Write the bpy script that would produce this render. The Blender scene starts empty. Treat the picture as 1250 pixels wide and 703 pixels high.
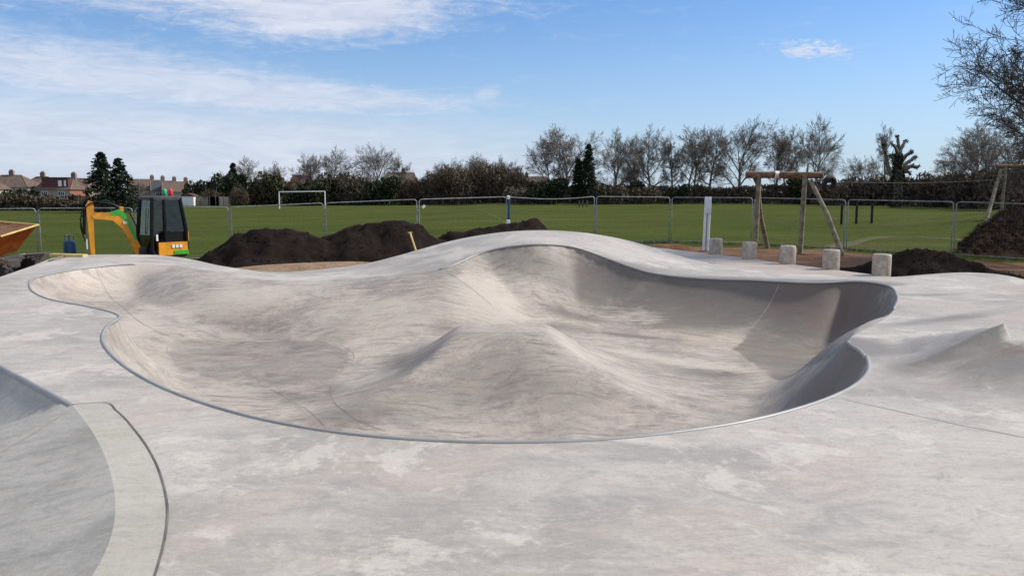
import bpy, bmesh, math, random
import numpy as np
from mathutils import Vector, Matrix, noise as mnoise
from mathutils.geometry import delaunay_2d_cdt

random.seed(7); RNG = np.random.default_rng(7)
S = bpy.context.scene
COL = S.collection
PI = math.pi

# ------------------------------------------------------------------ camera
EYE = 1.75; TH = math.radians(6.59); F = 1009.0
def ray(px, py):
    a = (px-625)/F; b = (351.5-py)/F
    return (a, math.cos(TH)+b*math.sin(TH), -math.sin(TH)+b*math.cos(TH))
def gp(px, py, z=0.0):
    d = ray(px, py); t = (z-EYE)/d[2]
    return (d[0]*t, d[1]*t, z)
def at(px, py, Y):
    d = ray(px, py); t = Y/d[1]
    return Vector((d[0]*t, Y, EYE+d[2]*t))
cd = bpy.data.cameras.new("camera"); cam = bpy.data.objects.new("camera", cd); COL.objects.link(cam)
cam.location = (0, 0, EYE); cam.rotation_euler = (math.radians(90)-TH, 0, 0)
cd.sensor_width = 36; cd.lens = 36*F/1250; cd.clip_end = 3000; cd.clip_start = 0.05
S.camera = cam

# ------------------------------------------------------------------ helpers
def tag(o, label=None, cat=None, group=None, kind=None):
    if label: o['label'] = label
    if cat: o['category'] = cat
    if group: o['group'] = group
    if kind: o['kind'] = kind
    return o
def empty(name, loc=(0, 0, 0), rz=0, label=None, cat=None, group=None):
    o = bpy.data.objects.new(name, None); COL.objects.link(o)
    o.location = loc; o.rotation_euler = (0, 0, rz); o.empty_display_size = .2
    return tag(o, label, cat, group)
def link(name, me, parent=None):
    o = bpy.data.objects.new(name, me); COL.objects.link(o)
    if parent: o.parent = parent
    return o
def copy_tree(o, parent=None):
    c = o.copy(); COL.objects.link(c); c.parent = parent
    for ch in list(o.children): copy_tree(ch, c)
    return c

class MB:
    def __init__(s): s.v = []; s.f = []
    def add(s, vs, fs):
        n = len(s.v); s.v.extend([tuple(p) for p in vs]); s.f.extend([tuple(i+n for i in q) for q in fs]); return s
    def box(s, c, d, M=None, bev=0.0):
        hx, hy, hz = d[0]/2, d[1]/2, d[2]/2
        if bev > 0:
            b = bmesh.new(); bmesh.ops.create_cube(b, size=1)
            for v in b.verts: v.co = Vector((v.co.x*d[0], v.co.y*d[1], v.co.z*d[2]))
            bmesh.ops.bevel(b, geom=list(b.edges), offset=bev, segments=2, affect='EDGES', profile=.6)
            vs = [v.co.copy() for v in b.verts]; b.verts.index_update()
            fs = [[v.index for v in f.verts] for f in b.faces]; b.free()
        else:
            vs = [Vector((sx*hx, sy*hy, sz*hz)) for sz in (-1, 1) for sy in (-1, 1) for sx in (-1, 1)]
            fs = [(0, 2, 3, 1), (4, 5, 7, 6), (0, 1, 5, 4), (2, 6, 7, 3), (0, 4, 6, 2), (1, 3, 7, 5)]
        if M is not None: vs = [M @ v for v in vs]
        cc = Vector(c); return s.add([v+cc for v in vs], fs)
    def tube(s, pts, r, n=8, caps=True, closed=False):
        pts = [Vector(p) for p in pts]; m = len(pts)
        rs = r if isinstance(r, (list, tuple)) else [r]*m
        vs = []; up = None
        for i, p in enumerate(pts):
            if closed: t = pts[(i+1) % m]-pts[i-1]
            else: t = pts[min(i+1, m-1)]-pts[max(i-1, 0)]
            t = t.normalized() if t.length > 1e-9 else Vector((0, 0, 1))
            if up is None: up = Vector((0, 0, 1)) if abs(t.z) < .9 else Vector((1, 0, 0))
            a = t.cross(up)
            if a.length < 1e-4: a = t.cross(Vector((0, 1, 0.3)))
            a.normalize(); b = a.cross(t).normalized(); up = b
            for k in range(n):
                q = 2*PI*k/n; vs.append(p+a*(math.cos(q)*rs[i])+b*(math.sin(q)*rs[i]))
        fs = []
        for i in range(m if closed else m-1):
            j = (i+1) % m
            for k in range(n):
                k2 = (k+1) % n; fs.append((i*n+k, i*n+k2, j*n+k2, j*n+k))
        if caps and not closed:
            fs.append(tuple(range(n))[::-1]); fs.append(tuple((m-1)*n+k for k in range(n)))
        return s.add(vs, fs)
    def lathe(s, prof, c, n=24, M=None):
        vs = []; fs = []
        for (r, z) in prof:
            for k in range(n):
                q = 2*PI*k/n; vs.append(Vector((r*math.cos(q), r*math.sin(q), z)))
        for i in range(len(prof)-1):
            for k in range(n):
                k2 = (k+1) % n; fs.append((i*n+k, i*n+k2, (i+1)*n+k2, (i+1)*n+k))
        fs.append(tuple(range(n))[::-1]); fs.append(tuple((len(prof)-1)*n+k for k in range(n)))
        if M is not None: vs = [M @ v for v in vs]
        cc = Vector(c); return s.add([v+cc for v in vs], fs)
    def prism(s, poly, y0, y1, M=None):
        """poly in xz, extruded along y"""
        n = len(poly)
        vs = [Vector((x, y0, z)) for x, z in poly]+[Vector((x, y1, z)) for x, z in poly]
        if M is not None: vs = [M @ v for v in vs]
        fs = [tuple(range(n)), tuple(range(n, 2*n))[::-1]]+[(i, i+n, (i+1) % n+n, (i+1) % n) for i in range(n)]
        return s.add(vs, fs)
    def build(s, name, mat, parent=None, smooth=False, fix=True, sharp=40):
        me = bpy.data.meshes.new(name); me.from_pydata(s.v, [], s.f)
        if fix and len(s.f) < 20000:
            b = bmesh.new(); b.from_mesh(me); bmesh.ops.recalc_face_normals(b, faces=list(b.faces)); b.to_mesh(me); b.free()
        if mat: me.materials.append(mat)
        if smooth:
            me.polygons.foreach_set('use_smooth', [True]*len(me.polygons))
            if sharp: me.set_sharp_from_angle(angle=math.radians(sharp))
        me.update(); return link(name, me, parent)

# ------------------------------------------------------------------ materials
class NT:
    def __init__(s, tree): s.t = tree; s.n = tree.nodes; s.l = tree.links
    def new(s, typ, **kw):
        n = s.n.new(typ)
        for k, v in kw.items(): setattr(n, k, v)
        return n
    def put(s, sock, v):
        if isinstance(v, bpy.types.NodeSocket): s.l.new(v, sock)
        elif v is not None:
            if isinstance(v, (tuple, list)) and len(v) == 3 and sock.type == 'RGBA': v = (*v, 1)
            sock.default_value = v
    def m(s, op, a, b=None, c=None, clamp=False):
        n = s.new('ShaderNodeMath', operation=op, use_clamp=clamp)
        s.put(n.inputs[0], a)
        if b is not None: s.put(n.inputs[1], b)
        if c is not None: s.put(n.inputs[2], c)
        return n.outputs[0]
    def ss(s, x, a, b):
        n = s.new('ShaderNodeMapRange', interpolation_type='SMOOTHSTEP')
        s.put(n.inputs[0], x); s.put(n.inputs[1], a); s.put(n.inputs[2], b); return n.outputs[0]
    def mix(s, f, a, b, mode='MIX'):
        n = s.new('ShaderNodeMix', data_type='RGBA', blend_type=mode, clamp_factor=True)
        s.put(n.inputs[0], f); s.put(n.inputs[6], a); s.put(n.inputs[7], b); return n.outputs[2]
    def noise(s, vec, scale, detail=4, rough=.55, dist=0, out=0, dims='3D'):
        n = s.new('ShaderNodeTexNoise', noise_dimensions=dims)
        s.put(n.inputs['Vector'], vec); n.inputs['Scale'].default_value = scale; n.inputs['Detail'].default_value = detail
        n.inputs['Roughness'].default_value = rough; n.inputs['Distortion'].default_value = dist; return n.outputs[out]
    def mapping(s, vec, loc=(0, 0, 0), rot=(0, 0, 0), scale=(1, 1, 1)):
        n = s.new('ShaderNodeMapping'); s.put(n.inputs[0], vec)
        n.inputs[1].default_value = loc; n.inputs[2].default_value = rot; n.inputs[3].default_value = scale; return n.outputs[0]
    def pos(s): return s.new('ShaderNodeNewGeometry').outputs['Position']
    def obj(s): return s.new('ShaderNodeTexCoord').outputs['Object']
    def attr(s, name): return s.new('ShaderNodeAttribute', attribute_name=name).outputs['Fac']
    def island(s): return s.new('ShaderNodeNewGeometry').outputs['Random Per Island']
    def bump(s, h, dist, strength=1.0):
        n = s.new('ShaderNodeBump'); s.put(n.inputs['Height'], h); n.inputs['Distance'].default_value = dist
        n.inputs['Strength'].default_value = strength; return n.outputs[0]
def material(name):
    m = bpy.data.materials.new(name); m.use_nodes = True; t = NT(m.node_tree)
    b = m.node_tree.nodes['Principled BSDF']; return m, t, b
def basic(name, col, rough=.6, metal=0, var=.12, scale=6, bump=0, dirt=None, spec=.5):
    m, t, b = material(name); b.inputs['Specular IOR Level'].default_value = spec
    v = t.noise(t.obj(), scale, 5, .6)
    lo = tuple(c*(1-var*1.6) for c in col); hi = tuple(min(1, c*(1+var*1.2)) for c in col)
    c = t.mix(t.ss(v, .3, .7), lo, hi)
    if dirt:
        c = t.mix(t.m('MULTIPLY', t.ss(t.noise(t.obj(), scale*.7, 6, .7), .45, .7), dirt[1]), c, dirt[0])
    t.put(b.inputs['Base Color'], c)
    b.inputs['Roughness'].default_value = rough; b.inputs['Metallic'].default_value = metal
    if bump: t.put(b.inputs['Normal'], t.bump(t.noise(t.obj(), scale*4, 6, .65), bump))
    return m

def concrete(name, lightc, darkc, tint, white=.5, stain_shade=True, streak=.3):
    m, t, b = material(name); P = t.pos()
    warp = t.noise(P, .35, 2, .5, out=1)
    va = t.new('ShaderNodeVectorMath', operation='ADD'); t.put(va.inputs[0], P)
    vs = t.new('ShaderNodeVectorMath', operation='SCALE'); t.put(vs.inputs[0], warp); vs.inputs[3].default_value = 1.6
    t.put(va.inputs[1], vs.outputs[0]); Q = va.outputs[0]
    big = t.noise(Q, .45, 5, .6, .4)
    mid = t.noise(t.mapping(Q, rot=(0, 0, .5), scale=(1, 1.5, 1)), 1.5, 9, .70, .9)
    arc = t.noise(t.mapping(P, loc=(4, 1, 0), scale=(1, 1.6, 1)), 5.5, 9, .74, 1.6)
    st = t.noise(t.mapping(Q, rot=(0, 0, -.35), scale=(1.2, 7, 1.2)), 1.6, 8, .7, .5)   # trowel streaks
    st2 = t.noise(t.mapping(Q, rot=(0, 0, .9), scale=(1, 5, 1)), 2.6, 7, .7, .8)
    fine = t.noise(P, 34, 4, .7); grit = t.noise(P, 11, 6, .75, .6)
    c = t.mix(t.ss(t.m('ADD', t.m('MULTIPLY', big, .55), t.m('MULTIPLY', mid, .45)), .42, .57), darkc, lightc)
    c = t.mix(t.m('MULTIPLY', t.ss(t.noise(Q, .8, 4, .6), .5, .66), .7), c, tint)
    c = t.mix(t.m('MULTIPLY', t.ss(st, .48, .66), streak), c, tuple(x*.62 for x in darkc))
    c = t.mix(t.m('MULTIPLY', t.ss(st2, .54, .72), streak*.8), c, tuple(min(1, x*1.22) for x in lightc))
    c = t.mix(t.m('MULTIPLY', t.m('MULTIPLY', t.ss(arc, .51, .62), t.ss(big, .40, .58)), .40), c, tuple(x*.72 for x in darkc))
    c = t.mix(t.m('MULTIPLY', t.m('MULTIPLY', t.ss(arc, .47, .38), t.ss(big, .60, .45)), .32), c, tuple(min(1, x*1.2) for x in lightc))
    if white:
        w = t.noise(Q, 1.05, 9, .72, .3)
        c = t.mix(t.m('MULTIPLY', t.ss(w, .54, .595), white*.8), c, tuple(min(1, x*1.27) for x in lightc))
        w2 = t.noise(t.mapping(P, loc=(7, 3, 1)), 3.2, 6, .6, 1.0)
        c = t.mix(t.m('MULTIPLY', t.ss(w2, .64, .70), white*.55), c, tuple(min(1, x*1.32) for x in lightc))
        hair = t.noise(t.mapping(Q, loc=(2, 9, 0), scale=(1, 3, 1)), 4.5, 9, .8, 2.0)
        c = t.mix(t.m('MULTIPLY', t.ss(t.m('ABSOLUTE', t.m('SUBTRACT', hair, .5)), .018, .0), .34), c, tuple(x*.52 for x in darkc))
        h2 = t.noise(t.mapping(Q, loc=(8, 1, 0), rot=(0, 0, 1.1), scale=(1, 4, 1)), 6.5, 9, .8, 2.5)
        c = t.mix(t.m('MULTIPLY', t.ss(t.m('ABSOLUTE', t.m('SUBTRACT', h2, .5)), .02, .0), .35), c, tuple(min(1, x*1.3) for x in lightc))
    c = t.mix(t.m('MULTIPLY', t.ss(grit, .52, .70), .24), c, tuple(x*.66 for x in darkc))
    c = t.mix(t.m('MULTIPLY', t.ss(grit, .47, .33), .18), c, tuple(min(1, x*1.22) for x in lightc))
    if stain_shade:
        a = t.attr('stain_shade'); rg = t.m('ADD', a, t.m('MULTIPLY', t.m('SUBTRACT', mid, .5), 1.1))
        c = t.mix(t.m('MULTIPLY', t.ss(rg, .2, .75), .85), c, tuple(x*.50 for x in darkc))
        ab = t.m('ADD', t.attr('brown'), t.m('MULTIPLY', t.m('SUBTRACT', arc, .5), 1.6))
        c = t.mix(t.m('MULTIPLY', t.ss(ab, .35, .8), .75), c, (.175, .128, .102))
        a2 = t.attr('pale'); rg = t.m('ADD', a2, t.m('MULTIPLY', t.m('SUBTRACT', st2, .5), 1.2))
        c = t.mix(t.m('MULTIPLY', t.ss(rg, .30, .8), .75), c, tuple(min(1, x*1.16) for x in lightc))
    c = t.mix(t.m('MULTIPLY', t.ss(fine, .42, .70), .20), c, tuple(x*.55 for x in darkc))
    t.put(b.inputs['Base Color'], c)
    t.put(b.inputs['Roughness'], t.m('ADD', t.m('MULTIPLY', mid, .3), .42))
    b.inputs['Specular IOR Level'].default_value = .4
    h = t.m('ADD', t.m('MULTIPLY', mid, .5), t.m('ADD', t.m('MULTIPLY', st, .3), t.m('MULTIPLY', fine, .12)))
    t.put(b.inputs['Normal'], t.bump(h, .018, .75))
    return m

M_deck = concrete('deck_concrete', (.478, .432, .372), (.325, .291, .250), (.465, .390, .330), .75, streak=.22)
M_bowl = concrete('bowl_concrete', (.46, .40, .332), (.265, .230, .194), (.45, .362, .292), .35, streak=.8)
M_bowl2 = concrete('small_bowl_concrete', (.44, .405, .345), (.315, .292, .25), (.30, .27, .22), .25, streak=.45)
M_ribbon = concrete('pale_concrete', (.45, .415, .345), (.385, .35, .29), (.44, .395, .32), .15, False)
M_plat = concrete('platform_concrete', (.46, .385, .325), (.36, .30, .25), (.45, .355, .285), .3, False)
M_pool = concrete('pool_concrete', (.27, .24, .22), (.20, .178, .165), (.27, .225, .20), .12)
M_joint = basic('joint_filler', (.14, .12, .105), .9, var=.3, scale=3)
M_softjoint = basic('soft_joint', (.29, .255, .22), .9, var=.35, scale=3)
M_jointpale = basic('pale_joint', (.42, .38, .34), .8, var=.2, scale=4)
M_steel = basic('galvanised_steel', (.29, .285, .27), .48, .15, var=.08, scale=2)
M_fence = basic('fence_steel', (.30, .31, .31), .6, .2, var=.25, scale=7)
M_rubberfoot = basic('fence_foot_rubber', (.05, .05, .05), .9)
M_bollard = basic('bollard_concrete', (.46, .39, .32), .9, var=.18, scale=9, bump=.01, dirt=((.27, .22, .18), .6))
M_wood = basic('weathered_timber', (.24, .20, .135), .85, var=.3, scale=5, bump=.01)
M_wood2 = basic('brown_log', (.20, .115, .065), .85, var=.35, scale=5, bump=.01)
M_plank = basic('yellow_timber', (.62, .47, .17), .7, var=.12, scale=5)
M_orange = basic('orange_paint', (.52, .13, .010), .55, var=.2, scale=4, dirt=((.13, .06, .03), .7))
M_yellow = basic('yellow_paint', (.80, .33, .015), .45, var=.12, scale=4, dirt=((.20, .10, .03), .3))
M_green = basic('green_paint', (.05, .42, .05), .4, var=.1)
M_black = basic('black_paint', (.006, .006, .007), .5, var=.2, spec=.25)
M_rubber = basic('rubber', (.02, .019, .018), .85, var=.3, dirt=((.10, .06, .035), .6))
M_dgrey = basic('dark_grey_metal', (.055, .055, .055), .6, var=.3, dirt=((.12, .08, .05), .4))
M_white = basic('white_paint', (.78, .78, .76), .5, var=.05)
M_whitep = basic('white_plastic', (.72, .73, .74), .45, var=.06)
M_blue = basic('blue_paint', (.012, .07, .14), .45, var=.2)
M_red = basic('red_plastic', (.5, .03, .015), .4, var=.1)
M_greenlens = basic('green_plastic', (.03, .35, .15), .35, var=.1)
M_seat = basic('black_vinyl', (.02, .02, .02), .6, var=.2)
M_tape = basic('pale_tape', (.75, .73, .68), .6, var=.1)

def glass_mat(tint=(.3, .3, .3)):
    m = bpy.data.materials.new('cab_glass'); m.use_nodes = True; t = NT(m.node_tree); t.n.clear()
    o = t.new('ShaderNodeOutputMaterial'); tr = t.new('ShaderNodeBsdfTransparent'); gl = t.new('ShaderNodeBsdfGlossy')
    tr.inputs[0].default_value = (*tint, 1); gl.inputs['Roughness'].default_value = .06
    mx = t.new('ShaderNodeMixShader'); fr = t.new('ShaderNodeFresnel'); fr.inputs[0].default_value = 1.45
    t.l.new(t.m('ADD', fr.outputs[0], t.m('MULTIPLY', t.noise(t.obj(), 5, 4), .06)), mx.inputs[0])
    t.l.new(tr.outputs[0], mx.inputs[1]); t.l.new(gl.outputs[0], mx.inputs[2]); t.l.new(mx.outputs[0], o.inputs[0]); return m
M_glass = glass_mat((.16, .20, .18)); M_glassl = glass_mat((.60, .66, .62))

def soil_mat(name, a, b_, scale=3, pebble=True):
    m, t, b = material(name); P = t.pos()
    n1 = t.noise(P, scale, 8, .7); n2 = t.noise(P, scale*9, 5, .7)
    c = t.mix(t.ss(n1, .35, .65), a, b_)
    c = t.mix(t.m('MULTIPLY', t.ss(n2, .55, .75), .4), c, tuple(min(1, x*2.0) for x in b_))
    t.put(b.inputs['Base Color'], c); b.inputs['Roughness'].default_value = .95; b.inputs['Specular IOR Level'].default_value = .15
    t.put(b.inputs['Normal'], t.bump(t.m('ADD', n1, t.m('MULTIPLY', n2, .35)), .12, .8)); return m
M_soil = soil_mat('dark_topsoil', (.012, .0070, .0050), (.021, .0125, .0085))
M_clay = soil_mat('bare_reddish_soil', (.12, .06, .032), (.19, .105, .058), 1.4)
M_straw = soil_mat('straw_coloured_soil', (.20, .13, .08), (.32, .22, .14), 1.8)

def grass_mat():
    m, t, b = material('mown_grass'); P = t.pos()
    n1 = t.noise(t.mapping(P, scale=(.6, 1, 1)), .12, 5, .6); n2 = t.noise(P, .9, 6, .7); n3 = t.noise(P, 7, 5, .75)
    c = t.mix(t.ss(n1, .35, .65), (.050, .068, .011), (.066, .088, .015))
    c = t.mix(t.m('MULTIPLY', t.ss(n2, .45, .7), .5), c, (.090, .088, .024))
    c = t.mix(t.m('MULTIPLY', t.ss(n3, .40, .7), .6), c, (.030, .042, .007))
    n4 = t.noise(t.mapping(P, rot=(0, 0, .2), scale=(.25, 1, 1)), .35, 7, .7, .5)
    c = t.mix(t.m('MULTIPLY', t.ss(n4, .48, .64), .6), c, (.105, .092, .030))
    c = t.mix(t.m('MULTIPLY', t.ss(t.noise(P, 2.2, 8, .75), .58, .7), .5), c, (.030, .045, .008))
    t.put(b.inputs['Base Color'], c); b.inputs['Roughness'].default_value = 1; b.inputs['Specular IOR Level'].default_value = .03
    t.put(b.inputs['Normal'], t.bump(t.m('ADD', n2, t.m('MULTIPLY', n3, .6)), .12, .8)); return m
M_grass = grass_mat()
M_track = soil_mat('trodden_grass', (.072, .072, .024), (.105, .09, .042), 1.2)
M_line = basic('worn_white_line', (.12, .14, .05), .9, var=.4, scale=1.5)

def leaf_mat(name, cols, rough=.8):
    m, t, b = material(name); r = t.island()
    n = t.new('ShaderNodeValToRGB'); e = n.color_ramp.elements
    while len(e) < len(cols): e.new(.5)
    for i, c in enumerate(cols): e[i].position = i/(len(cols)-1); e[i].color = (*c, 1)
    v = t.m('ADD', t.m('MULTIPLY', r, .6), t.m('MULTIPLY', t.noise(t.pos(), .35, 4, .6), .5))
    t.l.new(v, n.inputs[0]); t.put(b.inputs['Base Color'], n.outputs[0]); b.inputs['Roughness'].default_value = rough
    b.inputs['Specular IOR Level'].default_value = .15
    return m
M_conifer = leaf_mat('conifer_needles', [(.010, .016, .009), (.020, .032, .015), (.034, .046, .022)])
M_ivy = leaf_mat('ivy_leaves', [(.012, .018, .009), (.022, .032, .013), (.040, .052, .022)])
M_olive = leaf_mat('olive_foliage', [(.030, .028, .015), (.055, .052, .024), (.085, .078, .035)])
M_hedge = leaf_mat('hedge_twigs', [(.044, .034, .025), (.085, .066, .047), (.13, .10, .072), (.085, .076, .045)])
M_brownbush = leaf_mat('brown_twigs', [(.06, .042, .03), (.10, .072, .048), (.15, .11, .075)])
M_bramble = leaf_mat('bramble_stems', [(.025, .016, .011), (.05, .032, .021), (.085, .058, .036)])
M_bark = basic('grey_bark', (.17, .145, .12), .9, var=.3, scale=2)
M_bark2 = basic('pale_bark', (.17, .14, .11), .9, var=.3, scale=2)
M_barknear = basic('ash_bark', (.085, .068, .055), .9, var=.3, scale=4)
M_tuft = leaf_mat('grass_blades', [(.07, .09, .025), (.12, .13, .05), (.25, .2, .1)])

# ------------------------------------------------------------------ ground function
def sst(x, a, b):
    t = np.clip((x-a)/(b-a), 0, 1); return t*t*(3-2*t)
def ground(x, y):
    x = np.asarray(x, float); y = np.asarray(y, float)
    z = -.80+.35*sst(x, -12, -3)
    z = z-.15*sst(x, 11, 16)*(1-sst(y, 40, 60))
    z = z+1.5*np.exp(-((x-36)**2/60+(y-52)**2/90))          # grassed rise beyond the bank
    return z
def gz(x, y): return float(ground(x, y))

# ------------------------------------------------------------------ skatepark surface
# rim of the big bowl: pixel, height, transition width, smoothness, coping?
RIM = [(150,323,.12,1.5,.1,1),(185,322.5,.11,1.8,.5,0),(232,327,.05,2.6,1,0),(285,335,-.04,3.4,1,0),(345,342.5,-.1,3.8,1,0),
 (410,341,-.06,3.8,1,0),(475,336,.07,3.2,1,0),(536,329,.22,2.4,.6,1),(590,308,.50,2.3,.3,1),(650,298.5,.66,2.4,.15,1),(700,302,.58,2.3,.1,1),
 (745,317,.34,2.0,0,1),(790,332,.12,1.7,0,1),(830,338,.04,1.5,0,1),(915,342,.01,1.5,0,1),(1000,345.5,0,1.5,0,1),(1045,343.5,.04,1.4,0,1),
 (1082,348,.05,1.35,0,1),(1096,361,.04,1.3,0,1),(1093,375,.0,1.4,.3,1),(1082,388,-.06,1.7,1,0),(1056,402,-.06,1.5,1,0),(1036,417,.02,1.1,.2,1),
 (1052,429,.02,1.15,0,1),(1062,448,.01,1.2,0,1),(1048,468,0,1.3,0,1),(1000,491,0,1.4,0,1),(900,517,0,1.4,0,1),(750,536,0,1.4,0,1),(620,541,0,1.4,0,1),
 (500,537,0,1.4,0,1),(400,527,0,1.4,0,1),(300,508,0,1.4,0,1),(205,477,0,1.3,0,1),(148,445,0,1.2,0,1),(124,416,0,1.1,0,1),(131,397,0,1.0,0,1),
 (145,387,0,.9,0,1),(132,380.5,.01,1.0,0,1),(98,373,.02,1.1,0,1),(58,365,.03,1.2,0,1),(36,352,.05,1.2,0,1),(46,338,.08,1.3,0,1),(90,329,.1,1.3,0,1)]
rc = np.array([[*gp(a, b, z)[:2], z, T, s, c] for a, b, z, T, s, c in RIM])
def spline(C, step=.09, closed=True, attr_from=2):
    n = len(C); out = []
    rngi = range(n) if closed else range(n-1)
    for i in rngi:
        if closed: p0, p1, p2, p3 = C[i-1], C[i], C[(i+1) % n], C[(i+2) % n]
        else: p0, p1, p2, p3 = C[max(i-1, 0)], C[i], C[i+1], C[min(i+2, n-1)]
        # centripetal Catmull-Rom
        d1 = max(np.linalg.norm(p1[:2]-p0[:2]), 1e-3)**.5; d2 = max(np.linalg.norm(p2[:2]-p1[:2]), 1e-3)**.5; d3 = max(np.linalg.norm(p3[:2]-p2[:2]), 1e-3)**.5
        m1 = (p1-p0)/d1-(p2-p0)/(d1+d2)+(p2-p1)/d2; m2 = (p2-p1)/d2-(p3-p1)/(d2+d3)+(p3-p2)/d3
        m1 *= d2; m2 *= d2
        k = max(2, int(np.linalg.norm(p2[:2]-p1[:2])/step))
        for j in range(k):
            t = j/k; h = (2*t**3-3*t**2+1)*p1+(t**3-2*t**2+t)*m1+(-2*t**3+3*t**2)*p2+(t**3-t**2)*m2
            if C.shape[1] > 3: h[3:] = p1[3:]*(1-t)+p2[3:]*t
            out.append(h)
    if not closed: out.append(C[-1])
    return np.array(out)
rim = spline(rc, .08)
def in_poly(P, poly):
    P = np.asarray(P, float); out = np.zeros(len(P), bool); q = np.roll(poly, -1, 0); x1, y1 = poly[:, 0], poly[:, 1]; x2, y2 = q[:, 0], q[:, 1]
    for i in range(0, len(P), 4000):
        x = P[i:i+4000, 0:1]; y = P[i:i+4000, 1:2]
        with np.errstate(divide='ignore', invalid='ignore'):
            c = ((y1 > y) != (y2 > y)) & (x < (x2-x1)*(y-y1)/(y2-y1+1e-12)+x1)
        out[i:i+4000] = c.sum(1) % 2 == 1
    return out
def seg_dist(P, poly, closed=True):
    P = np.asarray(P, float); A = poly if closed else poly[:-1]; B = np.roll(poly, -1, 0) if closed else poly[1:]
    ab = B-A; L = (ab**2).sum(1)+1e-12; out = np.zeros(len(P))
    for i in range(0, len(P), 3000):
        d = P[i:i+3000, None]-A[None]; t = np.clip((d*ab).sum(2)/L, 0, 1); d = d-t[..., None]*ab; out[i:i+3000] = np.sqrt((d**2).sum(2).min(1))
    return out

# deck height: thin plate spline through the rim and these points
DK = [(0,338,0),(75,313,.13),(110,311,.17),(200,312,.15),(240,318,.07),(270,324.5,0),(330,332,-.1),(400,328,-.05),(450,321,.08),(500,308,.32),(560,292,.60),
 (600,285,.76),(640,281.5,.84),(680,281.5,.83),(720,285,.72),(760,292,.56),(800,303,.34),(835,314,.14),(870,322,.04),(920,329,0),(1000,335,0),(1090,338,0),
 (1130,335,.06),(1180,332.5,.12),(1220,335,.10),(1250,341,.05),(1320,360,0),
 (1140,365,0),(1120,395,-.03),(1090,430,-.02),(1180,375,.04),(1250,368,.10),(1160,420,0),(1250,430,.0),(1250,470,0),(1150,500,0),(1250,600,0),
 (20,380,0),(60,420,0),(-100,400,0),(180,510,0),(300,560,0),(500,600,0),(700,600,0),(900,560,0),(1100,560,0),(900,700,0),(400,700,0),(1400,700,0),(1000,640,0)]
dk = np.array([gp(*p) for p in DK])
dk = np.vstack([dk, [[x, y, 0] for x, y in [(-4, 1), (0, -3), (5, -2), (9, 2), (12, 8), (-12, 8), (-10, 2), (-9, 12), (14, 12)]]])
def tps_fit(P, z, lam=.002):
    n = len(P); d = np.linalg.norm(P[:, None]-P[None], axis=2)+1e-9; K = d*d*np.log(d)+lam*np.eye(n)*10
    A = np.zeros((n+3, n+3)); A[:n, :n] = K; A[:n, n] = 1; A[:n, n+1:] = P; A[n, :n] = 1; A[n+1:, :n] = P.T
    s = np.linalg.solve(A, np.concatenate([z, [0, 0, 0]])); return P, s
_tp = np.vstack([dk, rc[:, :3]])
TP, TS = tps_fit(_tp[:, :2], _tp[:, 2])
def tps(P):
    out = np.zeros(len(P))
    for i in range(0, len(P), 8000):
        q = P[i:i+8000]; d = np.linalg.norm(q[:, None]-TP[None], axis=2)+1e-9
        out[i:i+8000] = (d*d*np.log(d))@TS[:-3]+TS[-3]+q@TS[-2:]
    return out
# low hipped bank on the right: left face, front face and back face meet at a tip
def plane3(a, b, c):
    a, b, c = map(np.array, (a, b, c)); n = np.cross(b-a, c-a); return lambda P: a[2]-(n[0]*(P[:, 0]-a[0])+n[1]*(P[:, 1]-a[1]))/n[2]
WT = gp(1227, 391, .46); WA_ = gp(1088, 452, 0); B1 = gp(1262, 494, 0); LP = gp(1252, 412.5, .30)
PLB1 = plane3(WA_, B1, LP)
def wedge(P):
    A, T = np.array(WA_[:2]), np.array(WT[:2]); ab = T-A; L = np.linalg.norm(ab); u = ab/L; nrm = np.array([-u[1], u[0]]); q = P-A
    sl = q@u/L; d = q@nrm
    ridge = .46*np.clip(sl, 0, 1)**1.15-.27*np.clip(d, 0, None)-1.25*np.clip(-d, 0, None)-3.0*np.clip(sl-1, 0, None)*L-1.0*np.clip(-sl, 0, None)*L
    bank = np.minimum(PLB1(P), .30-.75*(P[:, 1]-LP[1]))
    bank = np.minimum(bank, .32)
    z = smax(smax(ridge, bank, .03), np.zeros(len(P)), .05)-.0125
    return np.maximum(z, 0)
def smax(a, b, k): h = np.clip(.5+.5*(a-b)/k, 0, 1); return b*(1-h)+a*h+k*h*(1-h)
def H_deck(P): return tps(P)+wedge(P)
rim[:, 2] = H_deck(rim[:, :2])
rimP = rim[:, :2].copy()

# centre hump (flat top, planar front face, steeper sides)
VT = -.30
vfl, vfr = np.array(gp(564, 406, VT)[:2]), np.array(gp(664, 406, VT)[:2]); yb = gp(600, 395.5, VT)[1]
def volcano(P):
    x, y = P[:, 0], P[:, 1]; yf = vfl[1]
    dl = np.clip(vfl[0]-x, 0, None); dr = np.clip(x-vfr[0], 0, None); df = np.clip(yf-y, 0, None); db = np.clip(y-yb, 0, None)
    dl = np.sqrt(dl*dl+.02)-.1414; dr = np.sqrt(dr*dr+.02)-.1414
    lat = np.maximum(dl*.86/(1+.24*dl), dr*.76/(1+.24*dr))
    fr = df*.44
    rad = np.sqrt(lat**2+(db*.62)**2)
    k = .035; h = np.clip(.5+.5*(fr-rad)/k, 0, 1)
    return VT-(rad*(1-h)+fr*h+k*h*(1-h)-.25*k*np.exp(-(fr+rad)*8))
def smax(a, b, k): h = np.clip(.5+.5*(a-b)/k, 0, 1); return b*(1-h)+a*h+k*h*(1-h)
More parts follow.
